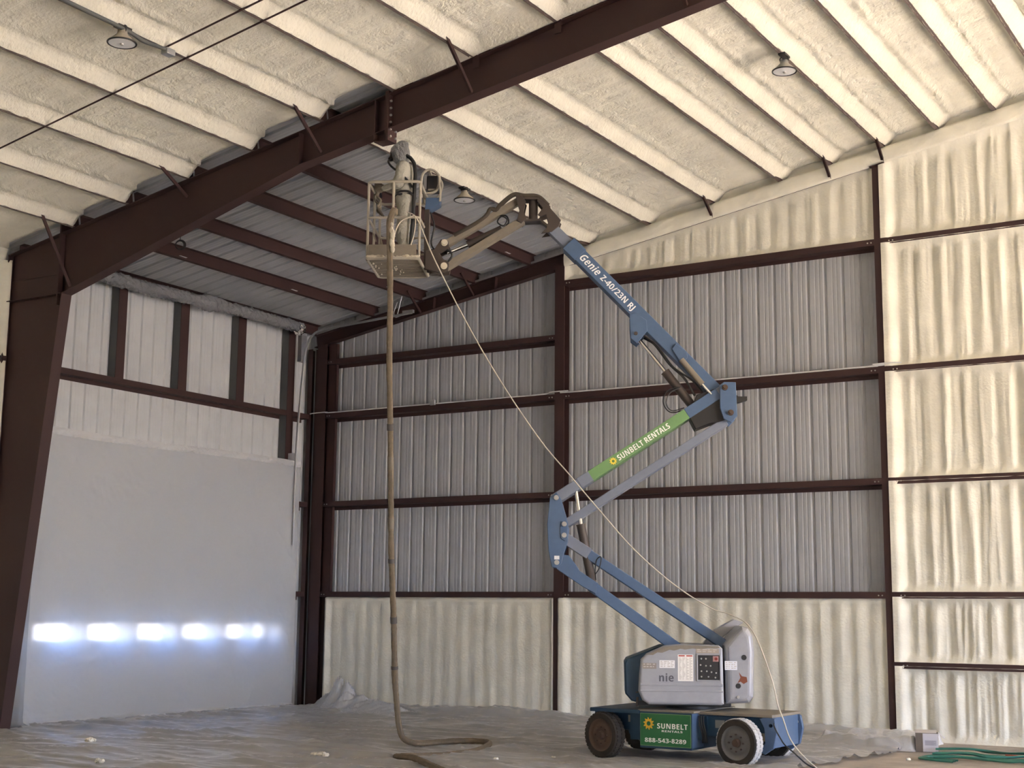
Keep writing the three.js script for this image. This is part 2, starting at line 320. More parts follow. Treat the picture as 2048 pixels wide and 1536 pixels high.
// the lower edge of the frame's rafter: haunch, tapered piece, then straight to the ridge
const LOW = [[-4.87, 6.80], [-0.10, 8.105], [1.46, 8.365], [RIDGE, 9.545]];
const strip = (a, b, t, z0 = FZ - flangeW / 2, z1 = FZ + flangeW / 2) => bar([a[0], a[1], (z0 + z1) / 2], [b[0], b[1], (z0 + z1) / 2], t, z1 - z0);
{
  const t = thing('steel_rafter', 'deep dark red-brown I-beam rafter sloping up across the hall', 'beam');
  const web = [[-5.0, topOf(-5.0) - 0.02], [-5.0, 6.80], ...LOW, [RIDGE, topOf(RIDGE) - 0.02]];
  obj('web', plate(web, FZ - 0.006, FZ + 0.006, 0.001), M.primer, t);
  obj('bottom_flange', LOW.slice(1).map((p, i) => strip(LOW[i], p, 0.014)), M.primer, t);
  obj('top_flange', [strip([-5.0, topOf(-5) - 0.01], [RIDGE, topOf(RIDGE) - 0.01], 0.014)], M.primer, t);
  const stiff = (x, y0, y1, w = 0.012) => bx(x - w / 2, x + w / 2, y0, y1, FZ - 0.1, FZ + 0.1);
  obj('end_plate', stiff(-4.985, 6.62, topOf(-5) + 0.22, 0.03), M.primer, t);
  obj('stiffener', stiff(-0.1, 8.11, topOf(-0.1) - 0.02, 0.016), M.primer, t);
  // bolted splice: two end plates with a gusset box hanging below the flange
  const sp = obj('splice', [stiff(1.24, 8.24, topOf(1.24) - 0.02, 0.02), stiff(1.46, 8.20, topOf(1.46) + 0.04, 0.028), stiff(1.43, 8.20, topOf(1.43) + 0.04, 0.028), bx(1.24, 1.43, 8.2, 8.215, FZ - 0.1, FZ + 0.1), bx(1.24, 1.43, 8.215, 8.38, FZ - 0.01, FZ + 0.01)], M.primer, t);
  for (let k = 0; k < 6; k++) for (const s of [-1, 1]) put('bolt', boxUV(flat(rod([1.475, 8.26 + 0.1 * k, FZ + 0.06 * s], [1.50, 8.26 + 0.1 * k, FZ + 0.06 * s], 0.016, 0.016, 6))), M.bolt, sp);
  for (const x of [2.88, 4.12, 6.9]) obj('clip', bx(x - 0.05, x + 0.05, topOf(x) - 0.16, topOf(x) - 0.01, FZ + 0.08, FZ + 0.092), M.primer, t);
}
{
  const t = thing('steel_column', 'tapered dark red-brown steel frame column left of the plastic-covered door', 'column');
  obj('web', plate([[-6.2, 0], [-5.668, 0], [-4.90, 6.80], [-4.985, topOf(-5)], [-6.2, topOf(-6.2)]], FZ - 0.006, FZ + 0.006, 0.001), M.primer, t);
  obj('inner_flange', strip([-5.668, 0.02], [-4.88, 6.80], 0.016), M.primer, t);
  obj('outer_flange', [bx(-6.22, -6.2, 0, topOf(-6.2), FZ - 0.1, FZ + 0.1), strip([-6.22, topOf(-6.22) - 0.01], [-4.97, topOf(-4.97) - 0.01], 0.014)], M.primer, t);
  obj('stiffener', bx(-6.2, -4.9, 6.795, 6.81, FZ - 0.1, FZ + 0.1), M.primer, t);
  obj('weld_seam', bx(-6.2, -5.0, 7.14, 7.152, FZ + 0.004, FZ + 0.014), M.primer, t);
  obj('base_plate', bx(-6.24, -5.6, 0, 0.02, FZ - 0.14, FZ + 0.14), M.primer, t);
}
{ // end-wall rafter and columns
  const R = (x, d) => [x, rafterLow(x) + d];
  const t = thing('end_rafter', 'dark brown end-wall rafter over the bare corner bay, foam-coated further up', 'beam');
  const bz = (a, b, th, z0, z1) => bar([a[0], a[1], (z0 + z1) / 2], [b[0], b[1], (z0 + z1) / 2], th, z1 - z0);
  obj('web', bz(R(-6.2, 0.128), R(10, 0.128), 0.25, -0.098, -0.088), M.primer, t);
  obj('bottom_flange', bz(R(-6.2, 0.006), R(10, 0.006), 0.012, -0.17, -0.01), M.primer, t);
  obj('top_flange', bz(R(-6.2, 0.25), R(10, 0.25), 0.012, -0.17, -0.01), M.primer, t);
  obj('rake_angle', [bz(R(-6.2, 0.285), R(-0.25, 0.285), 0.045, -0.03, -0.026), bz(R(-6.2, 0.263), R(-0.25, 0.263), 0.004, -0.1, -0.026)], M.galv, t);
  for (const x of [-3.2, -1.75, 0.3]) if (x < 0) obj('stiffener', bar([x, rafterLow(x) + 0.01, -0.05], [x + 0.02, rafterLow(x) + 0.24, -0.05], 0.012, 0.08, [1, 0, 0]), M.primer, t);
}
function endColumn(x, top, label, w = 0.2) {
  const t = thing('wall_column', label, 'column', [x, 0, 0]);
  obj('front_flange', bx(-w / 2, w / 2, 0, top, -0.012, 0), M.primer, t);
  obj('web', bx(-0.004, 0.004, 0, top, -0.186, -0.012), M.primer, t);
  obj('back_flange', bx(-w / 2, w / 2, 0, top, -0.198, -0.186), M.primer, t);
  obj('base_plate', bx(-w / 2 - 0.02, w / 2 + 0.02, 0, 0.016, -0.198, 0.02), M.primer, t);
  return t;
}
{
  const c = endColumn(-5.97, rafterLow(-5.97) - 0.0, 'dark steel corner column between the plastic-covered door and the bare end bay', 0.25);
  obj('side_and_shade_strip', [bx(-0.37, -0.36, 0, 7.3, -0.19, 0.0), bx(-0.37, -0.26, 0, 7.3, -0.01, 0.0), bx(-0.24, -0.13, 0, 7.3, -0.1, -0.09)], M.primer, c);  // dark strips added to stand for the shaded gap by the left wall
  obj('side_and_shade_strip', section([[0.0, 0], [0.19, 0], [0.19, -0.07]], 0.008, [0.12, 0, -0.09], [0, rafterLow(-5.9), 0], [1, 0, 0], [0, 0, 1]), M.primer, c);
  endColumn(COL[1], rafterLow(COL[1]) + 0.06, 'dark red-brown wall column between the two grey metal bays of the end wall');
  const d = endColumn(COL[2], rafterLow(COL[2]) - 0.02, 'tall dark wall column at the edge of the fully foamed right-hand wall');
  obj('cap_plate', bar([-0.13, rafterLow(COL[2]) - 0.035, 0], [0.12, rafterLow(COL[2]) + 0.007, 0], 0.012, 0.1), M.primer, d);
  const e = endColumn(COL[3], rafterLow(COL[3]) - 0.02, 'wall column further right along the foamed end wall'); scene.remove(e);
}
// purlins: zees lying on the rafters
function purlin(x, z0, z1, label, foamed) {
  const t = thing('roof_purlin', label, 'purlin', [x, topOf(x), 0]);
  const s = Math.atan(1 / 6), X = [Math.cos(s), Math.sin(s), 0], Y = [-Math.sin(s), Math.cos(s), 0];
  obj('bottom_flange', section([[0.0, 0.018], [0.0, 0.0], [0.064, 0.0]], 0.0025, [0, 0.002, z0], [0, 0, z1 - z0], X, Y), foamed ? M.dustyPrimer : M.primer, t);
  obj('web', section([[0.064, 0.0], [0.064, 0.2]], 0.0025, [0, 0.002, z0], [0, 0, z1 - z0], X, Y), M.primer, t);
  obj('top_flange', section([[0.064, 0.2], [0.128, 0.2]], 0.0025, [0, 0.002, z0], [0, 0, z1 - z0], X, Y), M.primer, t);
  return t;
}
PURLIN.forEach((x, i) => {
  const bare = i < 4, o = ordinal[i], u = ordinal[i - 4];
  purlin(x, -0.18, FZ - 0.02, bare ? 'bare red-brown purlin under the grey end-bay roof, ' + o + ' up from the eave' : 'foam-sided purlin ending over the end wall, ' + u + ' from the bare bay', !bare);
  if (x < 4.5) purlin(x, FZ + 0.02, 15.2, 'foam-sided purlin in the roof nearer than the big rafter, ' + o + ' up from the eave', true);
});
{
  const t = thing('eave_strut', 'dark brown eave strut above the plastic-wrapped door shaft', 'beam');
  obj('channel', section([[0.1, 0], [0, 0], [0, 0.2], [0.1, 0.215]], 0.003, [-6.2, topOf(-6.2) + 0.0, -0.1], [0, 0, FZ], [1, 0, 0], [0, 1, 0]), M.primer, t);
}
// girts: zees between the end-wall columns
function girt(x0, x1, y, label, lip = true) {
  const t = thing('wall_girt', label, 'girt', [x0, y, 0]);
  obj('flange', section([[-0.018, 0], [0, 0], [0, -0.1]].map(([a, b]) => [a, b]), 0.003, [0, 0, 0], [x1 - x0, 0, 0], [0, 0, 1], [0, 1, 0]), M.primer, t);
  obj('web', section([[0, -0.1], [-0.197, -0.1], [-0.197, -0.165]], 0.003, [0, 0, 0], [x1 - x0, 0, 0], [0, 0, 1], [0, 1, 0]), M.primer, t);
  for (const k of [0.05, 0.11]) for (const e of [k, x1 - x0 - k]) put('bolt', boxUV(flat(rod([e, -0.055, 0], [e, -0.055, 0.012], 0.013, 0.011, 6))), M.bolt, t);
  return t;
}
{
  const A = [-5.84, COL[1] - 0.1], B = [COL[1] + 0.1, COL[2] - 0.1], C = [COL[2] + 0.1, 10.2];
  const where = ['of the left grey bay', 'of the middle grey bay', 'of the foamed right bay'];
  girt(...A, GIRT.e, 'top brown girt ' + where[0] + ', just under the end rafter');
  girt(...A, GIRT.d, 'brown girt ' + where[0] + ' with thin conduit and a small box on it');
  girt(...A, GIRT.c, 'brown girt ' + where[0] + ' next above the low foam');
  girt(...A, GIRT.b, 'lowest brown girt ' + where[0] + ', along the top of the low foam');
  girt(...B, GIRT.f, 'top brown girt ' + where[1] + ', under the foamed gable strip');
  girt(...B, GIRT.d, 'brown girt ' + where[1] + ' with conduit along it, behind the lift elbow');
  girt(...B, GIRT.c, 'brown girt ' + where[1] + ' behind the green arm end');
  girt(...B, GIRT.b, 'lowest brown girt ' + where[1] + ', along the top of the low foam');
  girt(...C, GIRT.f, 'topmost half-buried girt ' + where[2]);
  girt(...C, GIRT.d, 'second half-buried girt from the top ' + where[2]);
  girt(...C, GIRT.c, 'middle half-buried girt ' + where[2] + ', nearly foamed over');
  girt(...C, GIRT.b, 'second half-buried girt from the floor ' + where[2]);
  girt(...C, GIRT.a, 'lowest half-buried girt ' + where[2]);
}
// left wall: girt over the door, posts above it, stubs beside the door
function sideGirt(z0, z1, y, label) {
  const t = thing('wall_girt', label, 'girt', [XL + 0.2, y, z0]);
  obj('flange', section([[-0.018, 0], [0, 0], [0, -0.1]], 0.003, [0, 0, 0], [0, 0, z1 - z0], [1, 0, 0], [0, 1, 0]), M.primer, t);
  obj('web', section([[0, -0.1], [-0.197, -0.1], [-0.197, -0.165]], 0.003, [0, 0, 0], [0, 0, z1 - z0], [1, 0, 0], [0, 1, 0]), M.primer, t);
}
sideGirt(0.06, FZ - 0.02, GIRT.d, 'long brown girt across the wall above the plastic-covered door');
sideGirt(0.02, 0.36, GIRT.c, 'short upper girt stub between the door and the corner column');
sideGirt(0.02, 0.36, GIRT.b, 'short lower girt stub between the door and the corner column');
sideGirt(FZ + 0.1, 12, GIRT.d, 'upper girt half buried in the foam left of the frame column');
sideGirt(FZ + 0.1, 12, GIRT.c, 'lower girt half buried in the foam left of the frame column');
[[5.12, 5.315, GIRT.d, 'brown post above the door, farthest from the corner'], [3.585, 3.80, GIRT.d, 'brown post above the door, second from the frame column'], [2.03, 2.245, GIRT.d, 'brown post above the door, third from the frame column'], [0.556, 0.755, 4.80, 'long dark post at the corner side of the door, running down to the plastic']].forEach(([z0, z1, y0, label], i) => {
  const t = thing('wall_post', label, 'post', [XL + 0.2, y0, z0]), h = 7.6 - y0, w = z1 - z0;
  obj('face', bx(-0.006, 0.004, 0, h, 0, w), M.primer, t);
  obj('near_side', bx(-0.19, -0.006, 0, h, w - 0.006, w), M.conduitAndShadeGrey, t);  // shade of the open channel painted on as dark grey
  obj('far_side', bx(-0.19, -0.006, 0, h, 0, 0.006), M.primer, t);
});
// flange braces: angles from a purlin down to the rafter's lower flange
function brace(x, za, zb, yb, label, mat = M.primer, dx = 0) {
  const t = thing('flange_brace', label, 'brace');
  const a = [x + 0.07, topOf(x) + 0.1, za], b = [x + 0.02 + dx, yb, zb];
  obj('angle', [bar(a, b, 0.05, 0.005, [1, 0, 0]), bar([a[0] + 0.022, a[1], a[2]], [b[0] + 0.022, b[1], b[2]], 0.005, 0.05, [1, 0, 0])], mat, t);
}
const lowAt = (x) => { for (let i = 0; i < 3; i++) if (x <= LOW[i + 1][0]) return lerp(LOW[i][1], LOW[i + 1][1], (x - LOW[i][0]) / (LOW[i + 1][0] - LOW[i][0])); };
brace(-4.72, 8.42, FZ + 0.1, 6.88, 'thin diagonal brace at the frame haunch, nearest the left wall');
brace(-2.27, 8.46, FZ + 0.1, lowAt(-2.27) + 0.45, 'thin diagonal brace left of the rafter stiffener, by the grey roof strip');
brace(0.28, 8.46, FZ + 0.1, lowAt(0.28) + 0.05, 'dark diagonal brace beside the rafter stiffener plate', M.primer);
brace(2.80, 8.46, FZ + 0.1, lowAt(2.8) + 0.03, 'foam-whitened diagonal brace over the rafter, right of the bolted splice');
brace(5.88, 8.3, FZ + 0.1, lowAt(5.88) + 0.03, 'thin diagonal brace at the top end of the big rafter');
brace(2.80, 0.62, 0.0, rafterLow(2.8) + 0.02, 'short brace down to the foamed end rafter, above the lift boom');
brace(4.97, 0.62, 0.0, rafterLow(4.97) + 0.02, 'short brace to the foamed end rafter, next left of the tall column');
brace(5.88, 0.62, 0.0, rafterLow(5.88) + 0.02, 'short brace to the foamed end rafter at the top of the tall column');
brace(-2.27, 0.5, -0.02, rafterLow(-2.27) + 0.02, 'dark short brace in the bare bay, behind the basket');
brace(-3.53, 0.5, -0.02, rafterLow(-3.53) + 0.02, 'dark short brace in the bare bay, behind the hanging hose');
// ---------------------------------------------------------------- the boom lift
const paint = (c, o = {}) => S({ color: lin(...c), map: rep(T.steelTone, 1.4), roughness: 0.5, ...o });
Object.assign(M, {
  blue: paint([0.078, 0.135, 0.235], { roughness: 0.45 }), deepBlue: paint([0.016, 0.055, 0.10], { roughness: 0.5 }), greyBlue: paint([0.19, 0.215, 0.27]), green: paint([0.165, 0.315, 0.12]), black: paint([0.018, 0.017, 0.016]),
  oversprayed: S({ color: lin(0.27, 0.235, 0.18), map: rep(T.steelTone, 3), roughness: 0.95, bumpMap: rep(T.pebble, 9), bumpScale: 0.006 }), creamTube: S({ color: lin(0.52, 0.47, 0.37), map: rep(T.steelTone, 4), roughness: 0.9, bumpMap: rep(T.pebble, 10), bumpScale: 0.004 }),
  cover: paint([0.36, 0.36, 0.37], { roughness: 0.36 }), chrome: S({ color: lin(0.75, 0.75, 0.74), roughness: 0.15, metalness: 1 }), cylinder: paint([0.065, 0.05, 0.04]), rubber: S({ color: lin(0.10, 0.092, 0.082), map: rep(T.dirt, 2.5), roughness: 0.9 }), treadLit: S({ color: lin(0.55, 0.54, 0.52), roughness: 0.9, bumpMap: rep(T.pebble, 6), bumpScale: 0.006 }),  // treads of the right wheels: light from the right painted as white
  rustDisc: paint([0.10, 0.062, 0.042], { roughness: 0.8 }), rimGrey: paint([0.16, 0.155, 0.145]), foamLump: S({ color: lin(0.70, 0.64, 0.50), roughness: 0.95, bumpMap: rep(T.pebble, 7), bumpScale: 0.01 }), hoseBlack: S({ color: lin(0.02, 0.02, 0.02), roughness: 0.5 }), rust: S({ color: lin(0.22, 0.075, 0.04), roughness: 0.95 }),
});
// flat print: a canvas drawn on a thin sheet
function print(w, h, px, draw, back = null) {
  const c = document.createElement('canvas'); c.width = px; c.height = Math.round(px * h / w);
  const g = c.getContext('2d'); if (back) { g.fillStyle = back; g.fillRect(0, 0, c.width, c.height); } draw(g, c.width, c.height);
  const t = new THREE.CanvasTexture(c); t.colorSpace = THREE.SRGBColorSpace;
  return S({ map: t, roughness: 0.55, transparent: !back, alphaTest: 0 });
}
function sunMark(g, x, y, r, col, hole) {
  g.fillStyle = col; g.beginPath();
  for (let k = 0; k < 40; k++) { const a = k / 40 * Math.PI * 2, q = k % 4, rr2 = q === 1 ? r : q === 2 ? r * 0.9 : r * 0.68; g[k ? 'lineTo' : 'moveTo'](x + rr2 * Math.cos(a), y + rr2 * Math.sin(a)); }
  g.closePath(); g.fill(); g.fillStyle = hole; g.beginPath(); g.arc(x, y, r * 0.34, 0, 7); g.fill();
}
const fit = (g, s, x, y, w, h, font = 'bold') => { g.font = font + ' ' + h + 'px sans-serif'; const m = g.measureText(s).width; g.save(); g.translate(x, y); g.scale(w / m, 1); g.textBaseline = 'alphabetic'; g.fillText(s, 0, 0); g.restore(); };
const HEAD = 28 * Math.PI / 180;
{
  const lift = thing('boom_lift', 'blue articulated boom lift with folded arms, grey covers and a raised work basket', 'lift', [4.42, 0, 4.58]);
  const turned = (g) => { for (const k of (Array.isArray(g) ? g : [g])) rotY(k, HEAD); return g; };
  const part = (n, g, m, p = lift) => obj(n, (Array.isArray(g) ? g : [g]).map((k) => rotY(flat(k), HEAD)), m, p);
  const sub = part;
  const B2 = (a, b, h, w0, w1, round = 0.008) => bar([a[0], a[1], (w0 + w1) / 2], [b[0], b[1], (w0 + w1) / 2], h, w1 - w0, [0, 1, 0], round);
  const pin = (u, y, w0, w1, r = 0.03) => rod([u, y, w0], [u, y, w1], r, r, 14);
  const decal = (n, u, y, w, W, H, turn, m, p) => { const g = new THREE.PlaneGeometry(W, H); g.rotateZ(turn); g.translate(u, y, w); rotY(g, HEAD); const me = shadow(new THREE.Mesh(g, m)); const k = p.userData.__n ??= {}; k[n] = (k[n] ?? -1) + 1; me.name = k[n] ? n + '_' + String(k[n]).padStart(3, '0') : n; p.add(me); return me; };

  // chassis, square to the hall
  const ch = obj('chassis', [rbx(-0.42, 0.33, 0.17, 0.635, -0.70, 0.69, 0.015), rbx(-1.24, -0.40, 0.36, 0.60, -0.40, 0.42, 0.02), rbx(0.30, 1.34, 0.34, 0.615, -0.42, 0.46, 0.02),
    plate([[-1.20, -0.66], [-0.42, -0.70], [-0.42, 0.70], [-1.20, 0.62]], 0, 0.05, 0.006).rotateX(Math.PI / 2).translate(0, 0.65, 0),
    bx(-0.60, -0.42, 0.26, 0.62, -0.6, 0.60), bx(0.33, 0.46, 0.30, 0.6, -0.55, 0.5)], M.deepBlue, lift);
  obj('deck_plate', [rbx(0.32, 1.36, 0.615, 0.655, -0.5, 0.5, 0.01), rbx(-0.45, 0.36, 0.635, 0.665, -0.68, 0.68, 0.01)], M.oversprayed, ch);
  obj('lit_box_end', [bx(0.33, 0.338, 0.20, 0.63, 0.34, 0.69)], M.blue, ch);  // paler blue: light on the right-facing end painted in
  for (let k = 0; k < 3; k++) obj('hydraulic_hose', tube([[0.36 + 0.03 * k, 0.60, 0.52], [0.38 + 0.03 * k, 0.50, 0.56], [0.41 + 0.025 * k, 0.38, 0.54], [0.40 + 0.03 * k, 0.26, 0.50]], 0.012, 16, 6), M.hoseBlack, ch);
  for (const s of [-1, 1]) {
    const tow = obj('tow_plate', plate([[1.18, 0.60], [1.30, 0.64], [1.38, 0.60], [1.41, 0.44], [1.36, 0.24], [1.24, 0.16], [1.15, 0.20], [1.25, 0.30], [1.24, 0.48]], s * 0.46 - 0.03, s * 0.46 + 0.03, 0.006, [[1.33, 0.52, 0.03]]), M.blue, ch);
  }
  obj('end_plate', [bx(1.335, 1.35, 0.24, 0.62, -0.42, 0.42)], M.blue, ch);  // paler blue again for the light on this end face
  for (const z of [-0.63, 0.63]) for (const x of [-1.0, 0.94]) obj('axle_hub', [rod([x, 0.3, Math.sign(z) * 0.30], [x, 0.3, z - Math.sign(z) * 0.08], 0.09, 0.09, 16)], M.deepBlue, ch);
  const sign = print(0.73, 0.40, 1024, (g, w, h) => {
    sunMark(g, w * 0.165, h * 0.31, h * 0.21, '#d9a92c', '#2b6b3d'); g.fillStyle = '#f4f2ea'; fit(g, 'SUNBELT', w * 0.33, h * 0.45, w * 0.62, h * 0.23); fit(g, 'RENTALS', w * 0.42, h * 0.56, w * 0.43, h * 0.085); fit(g, '888-543-8289', w * 0.08, h * 0.90, w * 0.84, h * 0.19);
  }, '#2b6b3d');
  obj('hire_sign', bx(-0.405, 0.322, 0.20, 0.615, 0.690, 0.696), M.green, ch);
  { const m = shadow(new THREE.Mesh(new THREE.PlaneGeometry(0.715, 0.40).translate(-0.042, 0.408, 0.6975), sign)); m.name = 'sign_face'; ch.add(m); }
  for (const [x, y, w, h] of [[0.56, 0.555, 0.13, 0.10], [0.74, 0.55, 0.10, 0.10], [0.87, 0.545, 0.10, 0.09]]) obj('label_plate', bx(x, x + w, y - h, y, 0.46, 0.463), paint([0.22, 0.24, 0.24]), ch);
  for (const [x, y, w, h] of [[0.40, 0.47, 0.04, 0.07], [-0.72, 0.56, 0.12, 0.09], [-0.58, 0.55, 0.1, 0.09], [1.12, 0.42, 0.12, 0.10]]) obj('label_plate', bx(x, x + w, y - h, y, x < 0 ? 0.425 : 0.462, x < 0 ? 0.43 : 0.466), paint([0.40, 0.36, 0.26]), ch);
  // wheels
  const wheelGeo = {};
  { const pts = [[0.06, -0.02], [0.19, -0.02], [0.20, -0.005], [0.215, 0], [0.278, 0], [0.294, 0.02], [0.296, 0.09], [0.294, 0.16], [0.278, 0.18], [0.2, 0.18]].map(([r, y]) => new THREE.Vector2(r, y));
    wheelGeo.tyre = boxUV(flat(toCreasedNormals(new THREE.LatheGeometry(pts.slice(3), 40), 0.6).rotateX(-Math.PI / 2)));
    wheelGeo.rim = boxUV(flat(new THREE.LatheGeometry([[0.0, 0.03], [0.07, 0.03], [0.075, 0.015], [0.13, 0.012], [0.14, 0.028], [0.19, 0.03], [0.2, 0.004], [0.216, 0.002]].map(([r, y]) => new THREE.Vector2(r, y)), 32).rotateX(-Math.PI / 2)));
    const lugs = []; for (let k = 0; k < 36; k++) { const a = k / 36 * Math.PI * 2; for (const [z, o] of [[-0.05, 0], [-0.13, 0.5]]) { const b = new THREE.BoxGeometry(0.014, 0.034, 0.062); b.translate(0.298, 0, z); b.rotateZ(a + o * Math.PI / 18); lugs.push(b); } }
    wheelGeo.tread = merged(lugs); wheelGeo.band = boxUV(flat(new THREE.CylinderGeometry(0.2975, 0.2975, 0.15, 40, 1, true).rotateX(Math.PI / 2).translate(0, 0, -0.09)));
    wheelGeo.lugs = []; for (let k = 0; k < 8; k++) { const a = k / 8 * Math.PI * 2; wheelGeo.lugs.push(merged([rod([0.105 * Math.cos(a), 0.105 * Math.sin(a), -0.02], [0.105 * Math.cos(a), 0.105 * Math.sin(a), 0.004], 0.013, 0.013, 6)])); } wheelGeo.hub = merged([rod([0, 0, -0.03], [0, 0, 0.02], 0.055, 0.045, 14)]); }
  [[-1.0, 0.70, -0.26, 1], [0.94, 0.70, -0.16, 0], [-1.0, -0.70, Math.PI, 0], [0.94, -0.70, Math.PI - 0.1, 0]].forEach(([x, z, turn, rusty]) => {
    const t = put('tyre', wheelGeo.tyre, M.rubber, lift); t.position.set(x, 0.30, z); t.rotation.y = turn; t.name = 'wheel' + (x < 0 ? (z > 0 ? '' : '_001') : (z > 0 ? '_002' : '_003'));
    put('tread', wheelGeo.tread, x < 0 ? M.rubber : M.treadLit, t); if (x > 0) put('lit_tread_band', wheelGeo.band, M.treadLit, t); put('rim', wheelGeo.rim, rusty ? M.rustDisc : M.rimGrey, t); put('hub', wheelGeo.hub, M.rustDisc, t); if (z > 0) for (const l of wheelGeo.lugs) put('lug_nut', l, rusty ? M.rustDisc : M.cylinder, t);  // right-hand treads and added band carry painted light
  });

  // turntable
  part('turntable', [rod([0, 0.655, 0], [0, 0.72, 0], 0.34, 0.34, 28), rbx(-0.72, 0.5, 0.715, 0.775, -0.5, 0.5, 0.01)], M.black);
  part('engine_tray', [plate([[-0.89, 1.26], [-0.86, 1.31], [-0.40, 1.49], [-0.30, 1.49], [-0.62, 1.32], [-0.66, 1.06], [-0.62, 0.72], [-0.80, 0.77], [-0.88, 0.86]], -0.52, 0.46, 0.02), rbx(-0.6, 0.38, 0.78, 1.40, -0.36, 0.36, 0.02)], M.deepBlue);
  part('engine', [rbx(-0.80, -0.6, 0.80, 0.92, 0.30, 0.44, 0.03), rod([-0.72, 0.82, 0.45], [-0.72, 0.70, 0.45], 0.02, 0.02, 8), rod([-0.62, 0.9, 0.47], [-0.86, 0.86, 0.43], 0.012, 0.012, 8)], M.cylinder);
  const coverPts = [[-0.68, 1.31], [-0.60, 1.39], [-0.36, 1.495], [-0.12, 1.515], [0.34, 1.505], [0.39, 1.46], [0.40, 0.75], [0.36, 0.735], [-0.58, 0.735], [-0.66, 0.79], [-0.71, 0.90], [-0.70, 1.1]];
  const cov = part('side_cover', [plate(coverPts, 0.37, 0.625, 0.04, [], 4)], M.cover); cov.userData.label = 'grey moulded side cover with control panel';
  part('side_cover', [plate(coverPts, -0.625, -0.37, 0.04, [], 4)], M.cover);
  sub('overspray', plate([[-0.60, 1.375], [-0.36, 1.482], [-0.12, 1.502], [0.33, 1.492], [0.36, 1.475], [0.30, 1.462], [0.2, 1.466], [0.08, 1.452], [0.0, 1.46], [-0.10, 1.445], [-0.16, 1.455], [-0.24, 1.43], [-0.30, 1.44], [-0.40, 1.40], [-0.46, 1.405], [-0.52, 1.37]], 0.622, 0.6265, 0), M.oversprayed, cov);
  sub('moulded_line', [rbx(-0.69, 0.39, 0.975, 1.01, 0.61, 0.632, 0.01), rbx(-0.69, 0.39, 0.90, 0.925, 0.61, 0.63, 0.01)], M.cover, cov);
  sub('panel_frame', [rbx(0.045, 0.365, 1.375, 1.395, 0.6, 0.64, 0.006), rbx(0.045, 0.365, 1.04, 1.06, 0.6, 0.64, 0.006), rbx(0.045, 0.065, 1.04, 1.395, 0.6, 0.64, 0.006), rbx(0.345, 0.365, 1.04, 1.395, 0.6, 0.64, 0.006)], M.cover, cov);
  const cp = sub('control_panel', [bx(0.065, 0.345, 1.06, 1.375, 0.618, 0.630)], M.black, cov);
  { const kn = []; for (const [x, y] of [[0.11, 1.33], [0.17, 1.33], [0.10, 1.25], [0.17, 1.24], [0.23, 1.24], [0.11, 1.17], [0.18, 1.17], [0.24, 1.16], [0.30, 1.15], [0.11, 1.10], [0.20, 1.10], [0.29, 1.09]]) kn.push(rod([x, y, 0.63], [x, y, 0.645], 0.011, 0.009, 10)); sub('switch', kn, M.bolt, cov); }
  sub('stop_button', [bx(0.26, 0.335, 1.295, 1.365, 0.63, 0.633)], paint([0.55, 0.3, 0.27]), cov); sub('stop_knob', rod([0.30, 1.33, 0.633], [0.30, 1.33, 0.655], 0.02, 0.02, 12), paint([0.25, 0.03, 0.02]), cov);
  const sheetTxt = (rows, red) => (g, w, h) => { g.fillStyle = '#b9b2a6'; let s = 7; for (let r = 0; r < rows; r++) { for (let c = 0; c < 4; c++) { s = (s * 73 + 11) % 97; g.fillRect(w * (0.06 + 0.23 * c), h * (0.12 + 0.84 * r / rows), w * (0.08 + 0.12 * s / 97), h * 0.35 / rows); } } if (red) { g.fillStyle = '#b25345'; g.fillRect(w * 0.05, h * 0.02, w * 0.4, h * 0.05); g.fillRect(w * 0.55, h * 0.02, w * 0.4, h * 0.05); } };
  decal('instruction_sheet', -0.095, 1.21, 0.627, 0.20, 0.34, 0, print(0.2, 0.34, 128, sheetTxt(16, true), '#e9e4da'), cov);
  decal('label_plate', -0.335, 1.255, 0.627, 0.20, 0.10, 0, print(0.2, 0.1, 96, sheetTxt(4, false), '#e6e4e0'), cov);
  decal('label_plate', -0.565, 1.23, 0.627, 0.18, 0.075, 0, print(0.18, 0.075, 96, sheetTxt(2, false), '#8d8479'), cov);
  decal('label_plate', 0.19, 1.43, 0.627, 0.30, 0.055, 0, print(0.3, 0.055, 96, sheetTxt(2, false), '#a09484'), cov);
  decal('moulded_name', -0.35, 1.085, 0.628, 0.24, 0.16, 0, print(0.24, 0.16, 192, (g, w, h) => { g.fillStyle = '#55555a'; fit(g, 'nie', w * 0.08, h * 0.82, w * 0.86, h * 0.85); }), cov);
  const cw = part('counterweight', [plate([[0.42, 1.50], [0.56, 1.67], [0.65, 1.755], [0.73, 1.735], [0.79, 1.64], [0.81, 1.44], [0.79, 0.84], [0.73, 0.765], [0.43, 0.75]], -0.55, 0.56, 0.085, [], 5)], M.cover); cw.userData.label = 'tall rounded grey counterweight with holes';
  part('boom_rest', [plate([[0.16, 1.46], [0.37, 1.70], [0.62, 1.84], [0.76, 1.80], [0.60, 1.70], [0.36, 1.50]], -0.62, -0.36, 0.01)], M.cover);
  { const hs = []; for (const [u, y, r] of [[0.67, 1.35, 0.034], [0.59, 0.985, 0.034]]) hs.push(rod([u, y, 0.5], [u, y, 0.565], r, r, 18)); sub('hole', hs, M.black, cw); sub('bolt', rod([0.585, 0.84, 0.55], [0.585, 0.84, 0.572], 0.022, 0.018, 10), M.bolt, cw); }
  decal('label_plate', 0.50, 1.245, 0.562, 0.16, 0.115, 0, print(0.16, 0.115, 96, sheetTxt(4, false), '#d9dade'), cw);
